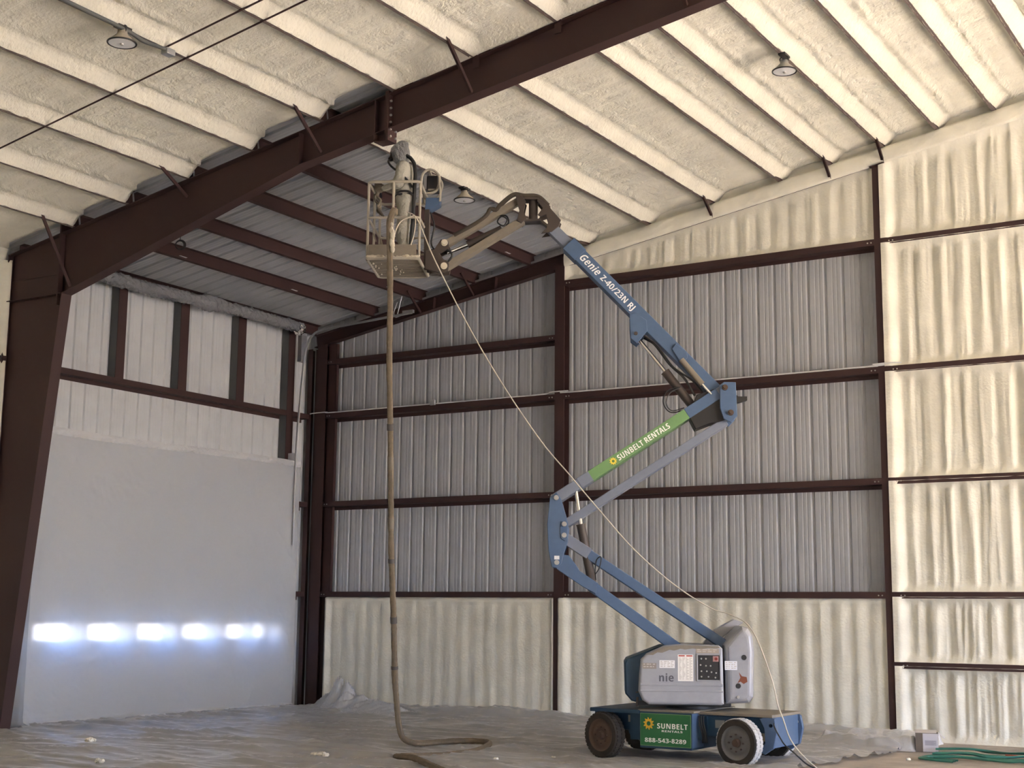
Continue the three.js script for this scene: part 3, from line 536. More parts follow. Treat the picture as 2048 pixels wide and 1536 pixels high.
  sub('rust_patch', plate([[0.60, 1.16], [0.64, 1.11], [0.70, 1.10], [0.71, 1.04], [0.66, 1.01], [0.62, 1.04], [0.58, 1.02], [0.62, 1.09]], 0.558, 0.562, 0), M.rust, cw);
  // lower arms
  part('lower_arm', [B2([-1.34, 2.275], [0.08, 1.27], 0.15, -0.16, 0.16, 0.015)], M.blue);
  part('lower_link', [B2([-1.68, 2.90], [0.46, 1.50], 0.135, -0.16, 0.16, 0.015)], M.blue);
  sub('sleeve', [B2([-1.70, 2.92], [-1.36, 2.70], 0.15, -0.17, 0.17, 0.006)], M.greyBlue, lift.children.at(-1));
  const kneePts = [[-1.90, 3.46], [-1.81, 3.54], [-1.745, 3.44], [-1.68, 3.22], [-1.645, 3.10], [-1.65, 2.86], [-1.71, 2.68], [-1.735, 2.57], [-1.80, 2.505], [-1.87, 2.52], [-1.915, 2.74], [-1.935, 3.1]];
  for (const [w0, w1] of [[0.19, 0.225], [-0.225, -0.19]]) {
    const k = part('knee_plate', [plate(kneePts, w0, w1, 0.006)], M.blue), o = w0 > 0 ? w1 : w0, d = Math.sign(w0) * 0.02;
    if (w0 > 0) { sub('doubler', [plate([[-1.75, 3.14], [-1.67, 3.16], [-1.655, 3.05], [-1.655, 2.92], [-1.69, 2.87], [-1.74, 2.90], [-1.76, 2.98]], w1, w1 + 0.012, 0.004)], M.blue, k);
      for (const [u, y] of [[-1.81, 3.46], [-1.70, 3.10], [-1.70, 2.95], [-1.80, 2.58]]) sub('pin', [pin(u, y, w1, w1 + 0.035, 0.034), pin(u, y, w1 + 0.03, w1 + 0.05, 0.018)], M.bolt, k);
      decal('sticker', -1.80, 2.645, w1 + 0.006, 0.07, 0.05, 0, M.white, k); }
  }
  for (const [w0, w1] of [[0.15, 0.19], [-0.19, -0.15]]) part('arm_bracket', [plate([[-1.82, 2.52], [-1.72, 2.69], [-1.64, 2.68], [-1.54, 2.55], [-1.49, 2.47], [-1.24, 2.305], [-1.27, 2.16], [-1.45, 2.26], [-1.8, 2.49]], w0, w1, 0.006)], M.blue);
  const cyl = (n, a, b, c, r, w, m = M.cylinder) => { const p = part(n, [rod([...a, w], [...b, w], r, r, 18), rod([...b, w], [b[0] + (b[0] - a[0]) * 0.02, b[1] + (b[1] - a[1]) * 0.02, w], r * 1.08, r * 1.08, 18)], m); sub('piston_rod', rod([...b, w], [...c, w], r * 0.48, r * 0.48, 14), M.chrome, p); return p; };
  cyl('riser_cylinder', [-1.315, 2.27], [-1.475, 3.09], [-1.555, 3.62], 0.062, 0.10);
  part('hydraulic_hose', [tube([[-1.28, 2.42, 0.2], [-1.22, 2.52, 0.22], [-1.20, 2.66, 0.2], [-1.26, 2.62, 0.18], [-1.28, 2.48, 0.18], [-1.27, 2.35, 0.17]], 0.008, 30, 6)], M.hoseBlack);
  // upper riser: green-banded arm and its link
  const ua = part('upper_arm', [B2([-1.86, 3.43], [0.52, 4.985], 0.145, -0.15, 0.17, 0.012)], M.greyBlue);
  sub('blue_end', B2([-0.02, 4.632], [0.42, 4.92], 0.15, -0.155, 0.175, 0.006), M.blue, ua); sub('grey_end', B2([-1.50, 3.665], [-1.34, 3.77], 0.15, -0.155, 0.175, 0.006), M.greyBlue, ua);
  const band = sub('green_band', [B2([-1.36, 3.757], [-0.02, 4.632], 0.149, -0.154, 0.174, 0.006)], M.green, ua);
  decal('lettering', -0.66, 4.214, 0.1765, 1.0, 0.135, Math.atan2(0.875, 1.34), print(1.0, 0.135, 1024, (g, w, h) => { sunMark(g, w * 0.055, h * 0.5, h * 0.42, '#e8d24a', '#5a7a34'); g.fillStyle = '#f3f4ea'; fit(g, 'SUNBELT RENTALS', w * 0.125, h * 0.80, w * 0.85, h * 0.80); }), band);
  part('upper_link', [B2([-1.70, 3.105], [0.52, 4.535], 0.115, -0.13, 0.13, 0.01)], M.greyBlue);
  // elbow
  const elbowPts = [[0.43, 5.02], [0.49, 5.065], [0.65, 5.06], [0.665, 4.59], [0.58, 4.50], [0.48, 4.55], [0.43, 4.70]];
  for (const [w0, w1] of [[0.20, 0.235], [-0.235, -0.2]]) { const k = part('elbow_plate', [plate(elbowPts, w0, w1, 0.006)], M.blue); if (w0 > 0) for (const [u, y] of [[0.50, 4.985], [0.575, 4.635]]) sub('pin', [pin(u, y, w1, w1 + 0.03, 0.04), pin(u, y, w1 + 0.03, w1 + 0.055, 0.024)], M.rustDisc, k); }
  part('elbow_block', [plate([[0.0, 4.62], [0.12, 4.90], [0.42, 5.0], [0.64, 5.03], [0.65, 4.60], [0.42, 4.52], [0.30, 4.50], [0.10, 4.42]], -0.18, 0.15, 0.01)], M.black);
  part('stop_finger', [plate([[0.64, 4.93], [0.70, 4.89], [0.82, 4.89], [0.82, 4.84], [0.70, 4.80], [0.64, 4.80]], -0.05, 0.06, 0.004)], M.black);
  // main boom
  const bm = part('main_boom', [B2([-1.555, 6.965], [0.50, 4.835], 0.20, -0.11, 0.13, 0.012)], M.blue);
  sub('collar', [B2([-1.66, 7.075], [-1.49, 6.90], 0.222, -0.122, 0.142, 0.006)], M.blue, bm);
  decal('lettering', -1.115, 6.51, 0.1325, 1.10, 0.15, Math.atan2(-2.13, 2.055), print(1.10, 0.15, 1024, (g, w, h) => { g.fillStyle = '#f2f3f1'; fit(g, 'Genie', w * 0.01, h * 0.80, w * 0.34, h * 0.98, 'bold italic'); fit(g, 'Z-40/23N RJ', w * 0.40, h * 0.78, w * 0.60, h * 0.80); }), bm);
  part('boom_extension', [B2([-1.60, 7.01], [-1.93, 7.35], 0.155, -0.085, 0.10, 0.008)], M.greyBlue);
  for (const [w0, w1] of [[0.13, 0.165], [-0.145, -0.11]]) { const b = part('cylinder_lug', [plate([[-0.80, 6.03], [-0.72, 6.06], [-0.565, 5.95], [-0.555, 5.80], [-0.70, 5.62], [-0.785, 5.69], [-0.80, 5.87]], w0, w1, 0.005)], M.blue); if (w0 > 0) sub('pin', pin(-0.715, 5.76, w1, w1 + 0.02, 0.026), M.cylinder, b); }
  part('cylinder_lug', [plate([[-0.215, 5.54], [-0.16, 5.62], [-0.01, 5.50], [0.0, 5.42], [-0.05, 5.37], [-0.12, 5.385]], 0.13, 0.165, 0.005)], M.blue);
  cyl('boom_cylinder', [0.10, 4.72], [-0.30, 5.24], [-0.70, 5.74], 0.062, 0.0);
  cyl('levelling_cylinder', [-0.09, 5.39], [0.19, 5.05], [0.32, 4.90], 0.042, 0.16, M.oversprayed);
  part('hydraulic_hose', [tube([[-0.6, 5.72, 0.05], [-0.45, 5.62, 0.06], [-0.25, 5.35, 0.05], [-0.05, 5.15, 0.06], [0.1, 4.9, 0.05]], 0.018, 40, 6), tube([[-0.62, 5.76, 0.1], [-0.42, 5.60, 0.1], [-0.2, 5.30, 0.1], [0.05, 5.12, 0.09], [0.2, 4.95, 0.08]], 0.014, 40, 6), tube([[-0.12, 5.0, 0.12], [-0.25, 4.92, 0.14], [-0.30, 4.78, 0.14], [-0.22, 4.68, 0.12], [-0.05, 4.72, 0.12]], 0.008, 30, 6), tube([[-0.10, 5.02, 0.08], [-0.28, 4.96, 0.1], [-0.34, 4.80, 0.1], [-0.24, 4.66, 0.1], [-0.02, 4.70, 0.1]], 0.008, 30, 6)], M.hoseBlack);
  // jib head
  for (const [w0, w1] of [[0.09, 0.12], [-0.12, -0.09]]) part('jib_head', [plate([[-1.94, 7.62], [-1.77, 7.42], [-1.80, 7.33], [-1.90, 7.25], [-2.05, 7.225], [-1.97, 7.31], [-1.95, 7.40], [-1.98, 7.50], [-2.06, 7.47], [-2.10, 7.50], [-2.03, 7.60], [-2.11, 7.70], [-2.10, 7.75]], w0, w1, 0.005)], M.cylinder);
  part('jib_rotator', [rod([-2.17, 7.42, 0], [-2.17, 7.75, 0], 0.065, 0.065, 20), bar([-2.36, 7.755, 0], [-2.06, 7.745, 0], 0.03, 0.22), bar([-2.06, 7.745, 0], [-1.93, 7.61, 0], 0.03, 0.22), bar([-2.36, 7.425, 0], [-2.06, 7.435, 0], 0.03, 0.2), bar([-2.06, 7.435, 0], [-1.9, 7.30, 0], 0.03, 0.16)], M.cylinder);
  for (const w of [-0.1, 0.1]) part('jib_pivot', [plate([[-2.42, 7.80], [-2.33, 7.79], [-2.27, 7.70], [-2.30, 7.55], [-2.26, 7.46], [-2.33, 7.38], [-2.40, 7.42], [-2.36, 7.58], [-2.40, 7.70]], w - 0.015, w + 0.015, 0.004)], M.cylinder);
  part('jib_arm', [B2([-3.45, 7.085], [-2.35, 7.755], 0.10, -0.06, 0.06, 0.012)], M.oversprayed);
  part('jib_arm', [B2([-3.45, 6.745], [-2.31, 7.45], 0.095, -0.09, 0.09, 0.012)], M.oversprayed);
  for (const [u, y] of [[-3.43, 7.10], [-3.43, 6.76]]) part('jib_pin', [pin(u, y, -0.13, 0.13, 0.05), pin(u, y, 0.12, 0.16, 0.034)], M.foamLump);
  cyl('jib_cylinder', [-2.62, 7.33], [-3.10, 7.10], [-3.40, 6.98], 0.055, 0.0);
  part('hydraulic_hose', [tube([[-3.30, 7.22, 0.08], [-3.0, 7.38, 0.1], [-2.84, 7.50, 0.1], [-2.78, 7.60, 0.1], [-2.70, 7.58, 0.1], [-2.62, 7.68, 0.1], [-2.45, 7.81, 0.1], [-2.30, 7.80, 0.08], [-2.10, 7.79, 0.06], [-1.95, 7.66, 0.05]], 0.028, 80, 8), tube([[-2.86, 7.52, 0.02], [-2.76, 7.62, 0.05], [-2.66, 7.60, 0.0], [-2.60, 7.70, 0.02], [-2.42, 7.82, 0.04], [-2.2, 7.79, 0]], 0.022, 60, 8)], S({ color: lin(0.085, 0.07, 0.05), roughness: 0.95, bumpMap: rep(T.pebble, 10), bumpScale: 0.008 }));
  part('hydraulic_hose', [tube([[-2.66, 7.52, 0.03], [-2.55, 7.50, 0.06], [-2.52, 7.40, 0.06], [-2.60, 7.36, 0.05], [-2.68, 7.42, 0.05], [-2.62, 7.49, 0.08], [-2.54, 7.44, 0.09], [-2.58, 7.34, 0.09]], 0.011, 50, 6), tube([[-3.48, 7.02, 0.06], [-3.38, 7.0, 0.1], [-3.32, 6.92, 0.1], [-3.38, 6.82, 0.08]], 0.016, 24, 6), tube([[-3.64, 7.55, 0.1], [-3.58, 7.35, 0.12], [-3.62, 7.1, 0.1], [-3.55, 7.0, 0.1], [-3.45, 7.10, 0.09]], 0.014, 40, 6)], M.hoseBlack);
  // basket mount
  part('basket_mount', [plate([[-3.48, 7.15], [-3.38, 7.13], [-3.36, 7.02], [-3.50, 6.95], [-3.44, 6.86], [-3.36, 6.80], [-3.37, 6.68], [-3.50, 6.66], [-3.70, 6.72], [-3.70, 6.98], [-3.58, 7.0]], -0.12, -0.06, 0.005), plate([[-3.48, 7.15], [-3.38, 7.13], [-3.36, 7.02], [-3.50, 6.95], [-3.44, 6.86], [-3.36, 6.80], [-3.37, 6.68], [-3.50, 6.66], [-3.70, 6.72], [-3.70, 6.98], [-3.58, 7.0]], 0.06, 0.12, 0.005), rbx(-3.735, -3.665, 6.74, 7.62, -0.04, 0.04, 0.01), rod([-3.58, 6.66, 0], [-3.58, 7.02, 0], 0.075, 0.075, 18)], M.cylinder);
  // basket
  const U0 = -4.47, U1 = -3.74, W1 = 0.55, loop = (y, r) => { const c = 0.07, p = []; for (const [cx, cw2, a0] of [[U1 - c, W1 - c, 0], [U0 + c, W1 - c, 90], [U0 + c, -W1 + c, 180], [U1 - c, -W1 + c, 270]]) for (let k = 0; k <= 4; k++) { const a = (a0 + k * 22.5) * Math.PI / 180; p.push([cx + c * Math.cos(a), y, cw2 + c * Math.sin(a)]); } return tube(p, r, 120, 8, true, 0.2); };
  const bk = part('basket', [loop(6.765, 0.024)], M.creamTube);
  sub('top_rail', loop(7.875, 0.021), M.creamTube, bk);
  sub('middle_rail', [loop(7.355, 0.019)], M.creamTube, bk);
  for (const [u, w] of [[U0, W1 - 0.05], [U0 + 0.36, W1], [U1, W1 - 0.05], [U0, -W1 + 0.05], [U1, -W1 + 0.05], [U0, 0]]) sub('post', rod([u, 6.76, w], [u, 7.875, w], 0.019, 0.019, 10), M.creamTube, bk);
  sub('kick_plate', [rbx(U0 + 0.02, U1 - 0.03, 6.80, 6.965, W1 - 0.006, W1 + 0.006, 0.005), rbx(U0 - 0.006, U0 + 0.006, 6.80, 6.965, -W1 + 0.03, W1 - 0.03, 0.005), rbx(U0 + 0.02, U1 - 0.02, 6.80, 6.965, -W1 - 0.006, -W1 + 0.006, 0.005)], M.oversprayed, bk);
  for (let k = 0; k < 10; k++) { const w = -W1 + 0.06 + k * 0.11; sub('floor_slat', bx(U0, U1, 6.755, 6.775, w - 0.027, w + 0.027), M.oversprayed, bk); }
  { const l = []; for (let k = 0; k < 34; k++) { const q = new THREE.IcosahedronGeometry(rr(0.012, 0.03), 1); q.scale(1.5, 0.8, 0.8); q.translate(lerp(U0, U1, rnd()), 6.79 + rr(-0.006, 0.012), W1 + rr(-0.012, 0.012)); l.push(q); } for (let k = 0; k < 26; k++) { const q = new THREE.IcosahedronGeometry(rr(0.006, 0.016), 1); q.translate(lerp(U0 + 0.05, U0 + 0.42, rnd()), 6.745, rr(-0.4, 0.4)); l.push(q); } sub('foam_drips', l, M.foamLump, bk); }
  // control station at the mount side
  const arch = [[-3.79, 7.80, 0.0], [-3.80, 8.05, 0.0], [-3.77, 8.17, 0.0], [-3.69, 8.225, 0.0], [-3.59, 8.19, 0.0], [-3.53, 8.09, 0.0], [-3.555, 7.95, 0.0], [-3.62, 7.88, 0.0], [-3.80, 7.87, 0.0]];
  const cs = part('control_station', [tube(arch, 0.019, 70, 8), tube(arch.map(([a, b]) => [a, b, -0.28]), 0.019, 70, 8), bar([-3.69, 8.225, 0], [-3.69, 8.225, -0.28], 0.03, 0.03)], M.creamTube);
  sub('control_box', [rbx(-3.72, -3.56, 7.93, 8.15, -0.26, -0.04, 0.015)], M.black, cs);
  sub('box_lid', [rbx(-3.775, -3.72, 7.95, 8.17, -0.24, -0.06, 0.01)], M.galv, cs);
  sub('joystick_guard', [rbx(-3.70, -3.57, 7.915, 7.94, -0.06, 0.0, 0.008)], M.oversprayed, cs);
  sub('blue_shroud', [plate([[-3.735, 7.62], [-3.72, 7.80], [-3.52, 7.80], [-3.525, 7.71], [-3.66, 7.63]], -0.2, 0.02, 0.006)], M.blue, cs);
  sub('foam_drips', [tube([[-3.535, 8.12, 0.03], [-3.525, 7.98, 0.035], [-3.51, 7.88, 0.03], [-3.515, 7.74, 0.03]], 0.016, 20, 6)], M.foamLump, cs);
  part('basket_gate', [bar([-4.44, 7.22, 0.2], [-4.40, 7.10, 0.2], 0.02, 0.02), tube([[-4.46, 7.33, -0.5], [-4.40, 7.14, -0.5], [-4.33, 7.08, -0.5], [-4.05, 7.08, -0.5], [-3.78, 7.10, -0.5]], 0.019, 40, 8)], M.oversprayed);
}
// ---------------------------------------------------------------- door, plastic, hoses, lamps and small things
Object.assign(M, {
  film: P({ color: lin(0.80, 0.81, 0.82), roughness: 0.5, transmission: 0.62, ior: 1.15, thickness: 0.002, bumpMap: rep(T.wrinkle, 0.22), bumpScale: 0.035 }),
  filmBack: P({ color: lin(0.80, 0.81, 0.82), roughness: 0.85, transmission: 0.85, thickness: 0 }),
  floorFilm: P({ color: lin(0.62, 0.61, 0.59), roughness: 0.33, transmission: 0.52, thickness: 0, bumpMap: rep(T.wrinkle, 0.16, 0.42), bumpScale: 0.05 }),
  heapFilm: P({ color: lin(0.78, 0.78, 0.78), roughness: 0.6, transmission: 0.45, thickness: 0, bumpMap: rep(T.wrinkle, 1.2), bumpScale: 0.04 }),
  wrapFilm: P({ color: lin(0.20, 0.205, 0.21), roughness: 0.25, metalness: 0.0, clearcoat: 0.8, clearcoatRoughness: 0.2, bumpMap: rep(T.wrinkle, 3), bumpScale: 0.05 }),
  glass: P({ color: lin(0.95, 0.97, 0.97), roughness: 0.02, transmission: 1, thickness: 0 }),
  doorSkin: S({ color: lin(0.62, 0.62, 0.61), roughness: 0.55 }),
  hose: S({ color: lin(0.62, 0.56, 0.45), map: rep(T.dirt, 3), roughness: 0.9, bumpMap: rep(T.pebble, 7), bumpScale: 0.01 }),
  tape: S({ color: lin(0.10, 0.09, 0.08), roughness: 0.8 }), rope: S({ color: lin(0.60, 0.55, 0.44), roughness: 0.8 }),
  greenHose: S({ color: lin(0.03, 0.17, 0.125), roughness: 0.45 }), card: S({ color: lin(0.55, 0.52, 0.50), roughness: 0.85 }), cardSide: S({ color: lin(0.16, 0.13, 0.10), roughness: 0.9 }),
});
{ // sectional door behind the plastic
  const D0 = DOOR.z0 - 0.12, D1 = DOOR.z1 + 0.12;
  const d = struct('door_1', [bx(-6.505, -6.47, 0, 0.02, D0, D1)], M.doorSkin), X0 = -6.505, X1 = -6.468;
  for (let k = 0; k < 8; k++) {
    const y0 = 0.005 + k * 0.6, y1 = y0 + (k === 7 ? 0.72 : 0.6);
    if (k !== 2) { obj('door_section', [bx(X0, X1, y0, y1, D0, D1), bx(X1, X1 + 0.006, y0 + 0.28, y0 + 0.31, D0, D1), bx(X0, X0 + 0.02, y1 - 0.05, y1 + 0.03, D0, D1)], M.doorSkin, d); continue; }
    const wins = [[5.74, 6.42], [4.66, 5.28], [3.56, 4.14], [2.46, 3.0], [1.40, 1.84], [0.78, 1.02]], g = [bx(X0, X1, y0, 1.37, D0, D1), bx(X0, X1, 1.63, y1, D0, D1)];
    let z = D1; for (const [a, b] of wins) { g.push(bx(X0, X1, 1.37, 1.63, b, z)); z = a; } g.push(bx(X0, X1, 1.37, 1.63, D0, z));
    const s = obj('door_section', g, M.doorSkin, d);
    for (const [a, b] of wins) obj('pane', bx(-6.49, -6.486, 1.37, 1.63, a, b), M.glass, s);
  }
  // plastic hung over it, taped to the posts
  const z0 = 0.44, z1 = 6.94, top = (z) => 4.885 + 0.02 * Math.sin(z * 0.9);
  const t = thing('plastic_curtain', 'large translucent plastic sheet hung over the overhead door, lit from behind', 'plastic sheet', [-6.13, 0, z0]);
  const pull = (z, y) => { // creases fan out from the corners and hang from the top edge
    const c1 = Math.hypot(z1 - z, y - 0.9), a1 = Math.atan2(y - 0.9, z1 - z), c2 = Math.hypot(z1 - z, y - 0.2), a2 = Math.atan2(y - 0.15, z1 - z);
    return 0.020 * Math.pow(1 - Math.abs(N(a1 * 7, 1.5, c1 * 0.12)), 5) * Math.exp(-c1 * 0.45) * (y > 0.9 ? 1 : 0) + 0.016 * Math.pow(1 - Math.abs(N(a2 * 9, 4.5, c2 * 0.1)), 6) * Math.exp(-c2 * 0.22) + 0.02 * N(z * 3.2, y * 0.22, 2) * sm(4.6, 6.6, z) + 0.012 * N(z * 1.5, y * 0.4, 8) + 0.012 * N(z * 0.5, y * 2.4, 3) * (1 - sm(1, 1.6, y)) + 0.004 * N(z * 9, y * 9, 5) * sm(2.4, 6, z);
  };
  obj('sheet', sheet(150, 130, (u, v) => { const z = lerp(z0, z1, u), y = lerp(0.04, top(z) - 0.11, v); return [0.03 + pull(z, y) + 0.16 * Math.pow(1 - sm(0, 0.14, y), 2), y, z - z0]; }, (u, v) => [u * 6.5, v * 4.8]), M.film, t, false);
  obj('added_glow_layer', sheet(40, 40, (u, v) => { const z = lerp(z0, z1, u), y = lerp(0.04, top(z) - 0.11, v); return [-0.06 + 0.4 * pull(z, y), y, z - z0]; }, (u, v) => [u * 6.5, v * 4.8]), M.filmBack, t, false);  // unseen layer added behind the sheet to spread the window glow
  obj('folded_hem', sheet(110, 8, (u, v) => { const z = lerp(z0, z1, u), y = top(z) - 0.125 * (1 - v); return [0.035 + 0.02 * Math.sin(v * 3) + 0.012 * N(z * 4 + v * 2.5, v * 1.2, 7), y, z - z0]; }, (u, v) => [u * 6.5, v * 0.13]), M.heapFilm, t, false);
  const foot = thing('plastic_fold', 'rolled loose edge of plastic along the foot of the door curtain', 'plastic sheet', [-6.0, 0, z0]);
  obj('roll', sheet(140, 16, (u, v) => { const z = lerp(z0 - 0.1, z1 + 0.1, u), a = v * Math.PI * 1.1 - 0.1, r = 0.055 + 0.03 * N(z * 1.3, 2, 1) + 0.012 * N(z * 6, a, 2); return [Math.cos(a) * r * 1.9 + 0.04 * N(z * 0.7, 5, 1), Math.max(0.004, Math.sin(a) * r), z - z0]; }, (u, v) => [u * 6.6, v * 0.3]), M.heapFilm, foot, false);
}
const HOSE_SPOTS = [[0.5, 5.8, 0.25], [0.75, 5.75, 0.25], [0.85, 5.4, 0.25], [0.95, 5.1, 0.25], [1.13, 4.92, 0.25], [1.36, 4.92, 0.25], [1.58, 5.15, 0.25], [1.58, 7.25, 0.25], [1.75, 7.38, 0.25], [2.0, 7.5, 0.25], [2.3, 7.75, 0.25], [2.7, 8.1, 0.25]];
const floorH = (x, z) => {
  const wx = x + 0.5 * N(x * 0.4, z * 0.5, 3), wz = z + 0.35 * N(x * 0.35, z * 0.3, 5), r = (a, p) => Math.pow(Math.max(0, 1 - Math.abs(a) * 1.5), p);
  let h = 0.008 + 0.06 * r(N(wx * 0.36, wz * 1.2, 1.2), 6) + 0.030 * r(N(wx * 0.6, wz * 2.6, 6.2), 5) + 0.007 * r(N(wx * 2, wz * 5, 9.2), 3) + 0.010 * N(wx * 0.5, wz * 0.9, 2.4) + 0.01;
  h += Math.pow(1 - sm(0.05, 0.7, z), 1.5) * (0.10 + 0.05 * N(x * 1.1, 4, 2) + 0.03 * r(N(x * 3, z * 4, 3), 3)) * sm(-6.2, -5.2, x);      // gathered against the end wall
  h += 0.13 * Math.exp(-Math.pow((z - 1.75 - 0.25 * N(x, 2, 8)) / 0.22, 2)) * sm(4.9, 5.4, x) * (1 - sm(6.3, 6.5, x)) * (1 + 0.5 * N(x * 5, z * 5, 1));
  for (const [cx, cz] of [[-1.0, 0.63], [0.94, 0.63], [-1.0, -0.63], [0.94, -0.63]]) h *= sm(0.12, 0.5, Math.hypot(x - 4.42 - cx, (z - 4.58 - cz) * 1.2)) * 0.97 + 0.03;
  for (const [hx, hz, hr] of HOSE_SPOTS) h *= sm(0.04, hr, Math.hypot(x - hx, z - hz)) * 0.8 + 0.2;
  return Math.max(0.003, h);
};
{
  const t = thing('floor_plastic', 'clear plastic sheeting spread in long wrinkles over the whole floor', 'plastic sheet', [-6.0, 0, 0]);
  const xr = (z) => 6.45 + 0.12 * N(z * 1.4, 3, 1) - 0.12 * Math.max(0, z - 2.5);
  obj('sheet', sheet(300, 300, (u, v) => { const z = lerp(0.03, 12, Math.pow(v, 1.15)), x = lerp(-6.15, z > 7 ? 9 : lerp(xr(z), 9, sm(5.2, 7, z)), u); return [x + 6.0, floorH(x, z), z]; }, (u, v) => [u * 12.6, v * 12]), M.floorFilm, t, false);
  const heap = thing('plastic_heap', 'heap of crumpled clear plastic pulled up against the low foam beside the corner column', 'plastic sheet', [-4.9, 0, 0.42]);
  obj('sheet', sheet(110, 60, (u, v) => {
    const x = lerp(-1.2, 2.0, u), z = lerp(-0.30, 0.75, v), ridge = 0.55 * Math.exp(-Math.pow((x + 0.12) / (x < -0.12 ? 0.42 : 0.5), 2)) * (1 - 0.35 * Math.pow(Math.max(0, 1 - Math.abs(N(x * 3, 2, 4)) * 3), 2)) + 0.2 * Math.exp(-Math.pow((x - 0.9) / 0.7, 2));
    const q = Math.exp(-Math.pow((z + 0.12 - 0.15 * (x + 0.2)) / 0.24, 2)), cr = Math.pow(Math.max(0, 1 - Math.abs(N(x * 3.5 + z * 5, z * 1.5, 1)) * 1.8), 4), edge = sm(0, 0.12, u) * sm(0, 0.14, 1 - u) * sm(0, 0.15, 1 - v);
    return [x, 0.012 + edge * (ridge * q * (0.8 + 0.3 * cr) + 0.04 * cr + 0.03 * Math.abs(N(x * 8, z * 8, 3))), z];
  }, (u, v) => [u * 3.2, v * 1.1]), M.heapFilm, heap, false);
  const fl = thing('plastic_flap', 'loose clear plastic gathered at the foot of the tall column, beside the carton', 'plastic sheet', [6.0, 0, 1.3]);
  obj('sheet', sheet(70, 44, (u, v) => { const x = lerp(-0.9, 0.62, u), z = lerp(-1.0, 0.55, v), e = sm(0, 0.1, u) * sm(0, 0.06, 1 - u) * sm(0, 0.08, 1 - v); return [x, 0.01 + e * (0.20 * sm(-0.2, 0.35, z) * (1 - sm(0.35, 0.52, z)) * (0.75 + 0.3 * N(x * 2, z, 1)) + 0.13 * (1 - sm(-0.95, -0.4, z)) + 0.03 * Math.abs(N(x * 6, z * 6, 2)) + 0.04), z]; }, (u, v) => [u * 1.5, v * 1.5]), M.heapFilm, fl, false);
}
{ // spray hose hanging from the basket
  const t = thing('spray_hose', 'thick taped spray hose hanging from the lift basket to the floor', 'hose');
  const P1 = [[1.16, 7.36, 7.10], [1.20, 7.42, 7.16], [1.15, 7.25, 7.20], [1.13, 7.06, 7.18], [1.09, 6.72, 7.10], [1.01, 6.18, 6.96], [0.90, 5.37, 6.80], [0.82, 4.54, 6.64], [0.70, 3.45, 6.42], [0.63, 2.75, 6.29], [0.55, 1.71, 6.08], [0.49, 1.02, 5.95], [0.475, 0.58, 5.86], [0.49, 0.30, 5.82], [0.58, 0.13, 5.82], [0.76, 0.075, 5.74], [0.92, 0.075, 5.20], [1.13, 0.075, 4.94], [1.36, 0.075, 4.94], [1.58, 0.07, 5.15], [1.66, 0.02, 5.6], [1.62, 0.01, 6.4], [1.56, 0.05, 7.05], [1.62, 0.075, 7.42], [1.86, 0.08, 7.42], [2.3, 0.075, 7.75], [3.2, 0.06, 8.5], [4.5, 0.05, 9.6]];
  const curve = new THREE.CatmullRomCurve3(P1.map((p) => V3(...p)), false, 'catmullrom', 0.4);
  const g = new THREE.TubeGeometry(curve, 420, 0.042, 10), p = g.attributes.position, n = g.attributes.normal;
  for (let i = 0; i < p.count; i++) { const k = Math.floor(i / 11), d = 0.008 * N(k * 0.09, 1, 2) + 0.006 * N(k * 0.4, i * 0.5, 5); p.setXYZ(i, p.getX(i) + n.getX(i) * d, Math.max(0.002, p.getY(i) + n.getY(i) * d), p.getZ(i) + n.getZ(i) * d); }
  obj('hose', g, M.hose, t);
  for (const [k, L, r] of [[0.205, 0.006, 0.048], [0.235, 0.012, 0.046], [0.292, 0.010, 0.046], [0.330, 0.004, 0.050], [0.384, 0.006, 0.048], [0.43, 0.003, 0.05]]) { const pts = [0, 1, 2, 3].map((q) => curve.getPointAt(k + L * q / 3).toArray()); obj('tape_band', tube(pts, r, 8, 10), k > 0.23 && k < 0.3 ? M.oversprayed : M.tape, t); }
  { const l = []; for (let k = 0; k < 7; k++) { const q = new THREE.IcosahedronGeometry(rr(0.018, 0.034), 2), c = curve.getPointAt(0.022 + 0.0035 * k); q.scale(1, rr(1.2, 2.4), 1); q.translate(c.x + 0.045 + rr(-0.012, 0.02), c.y - 0.02 + rr(-0.02, 0.02), c.z); l.push(q); } obj('foam_drips', l, M.foamLump, t); }
}
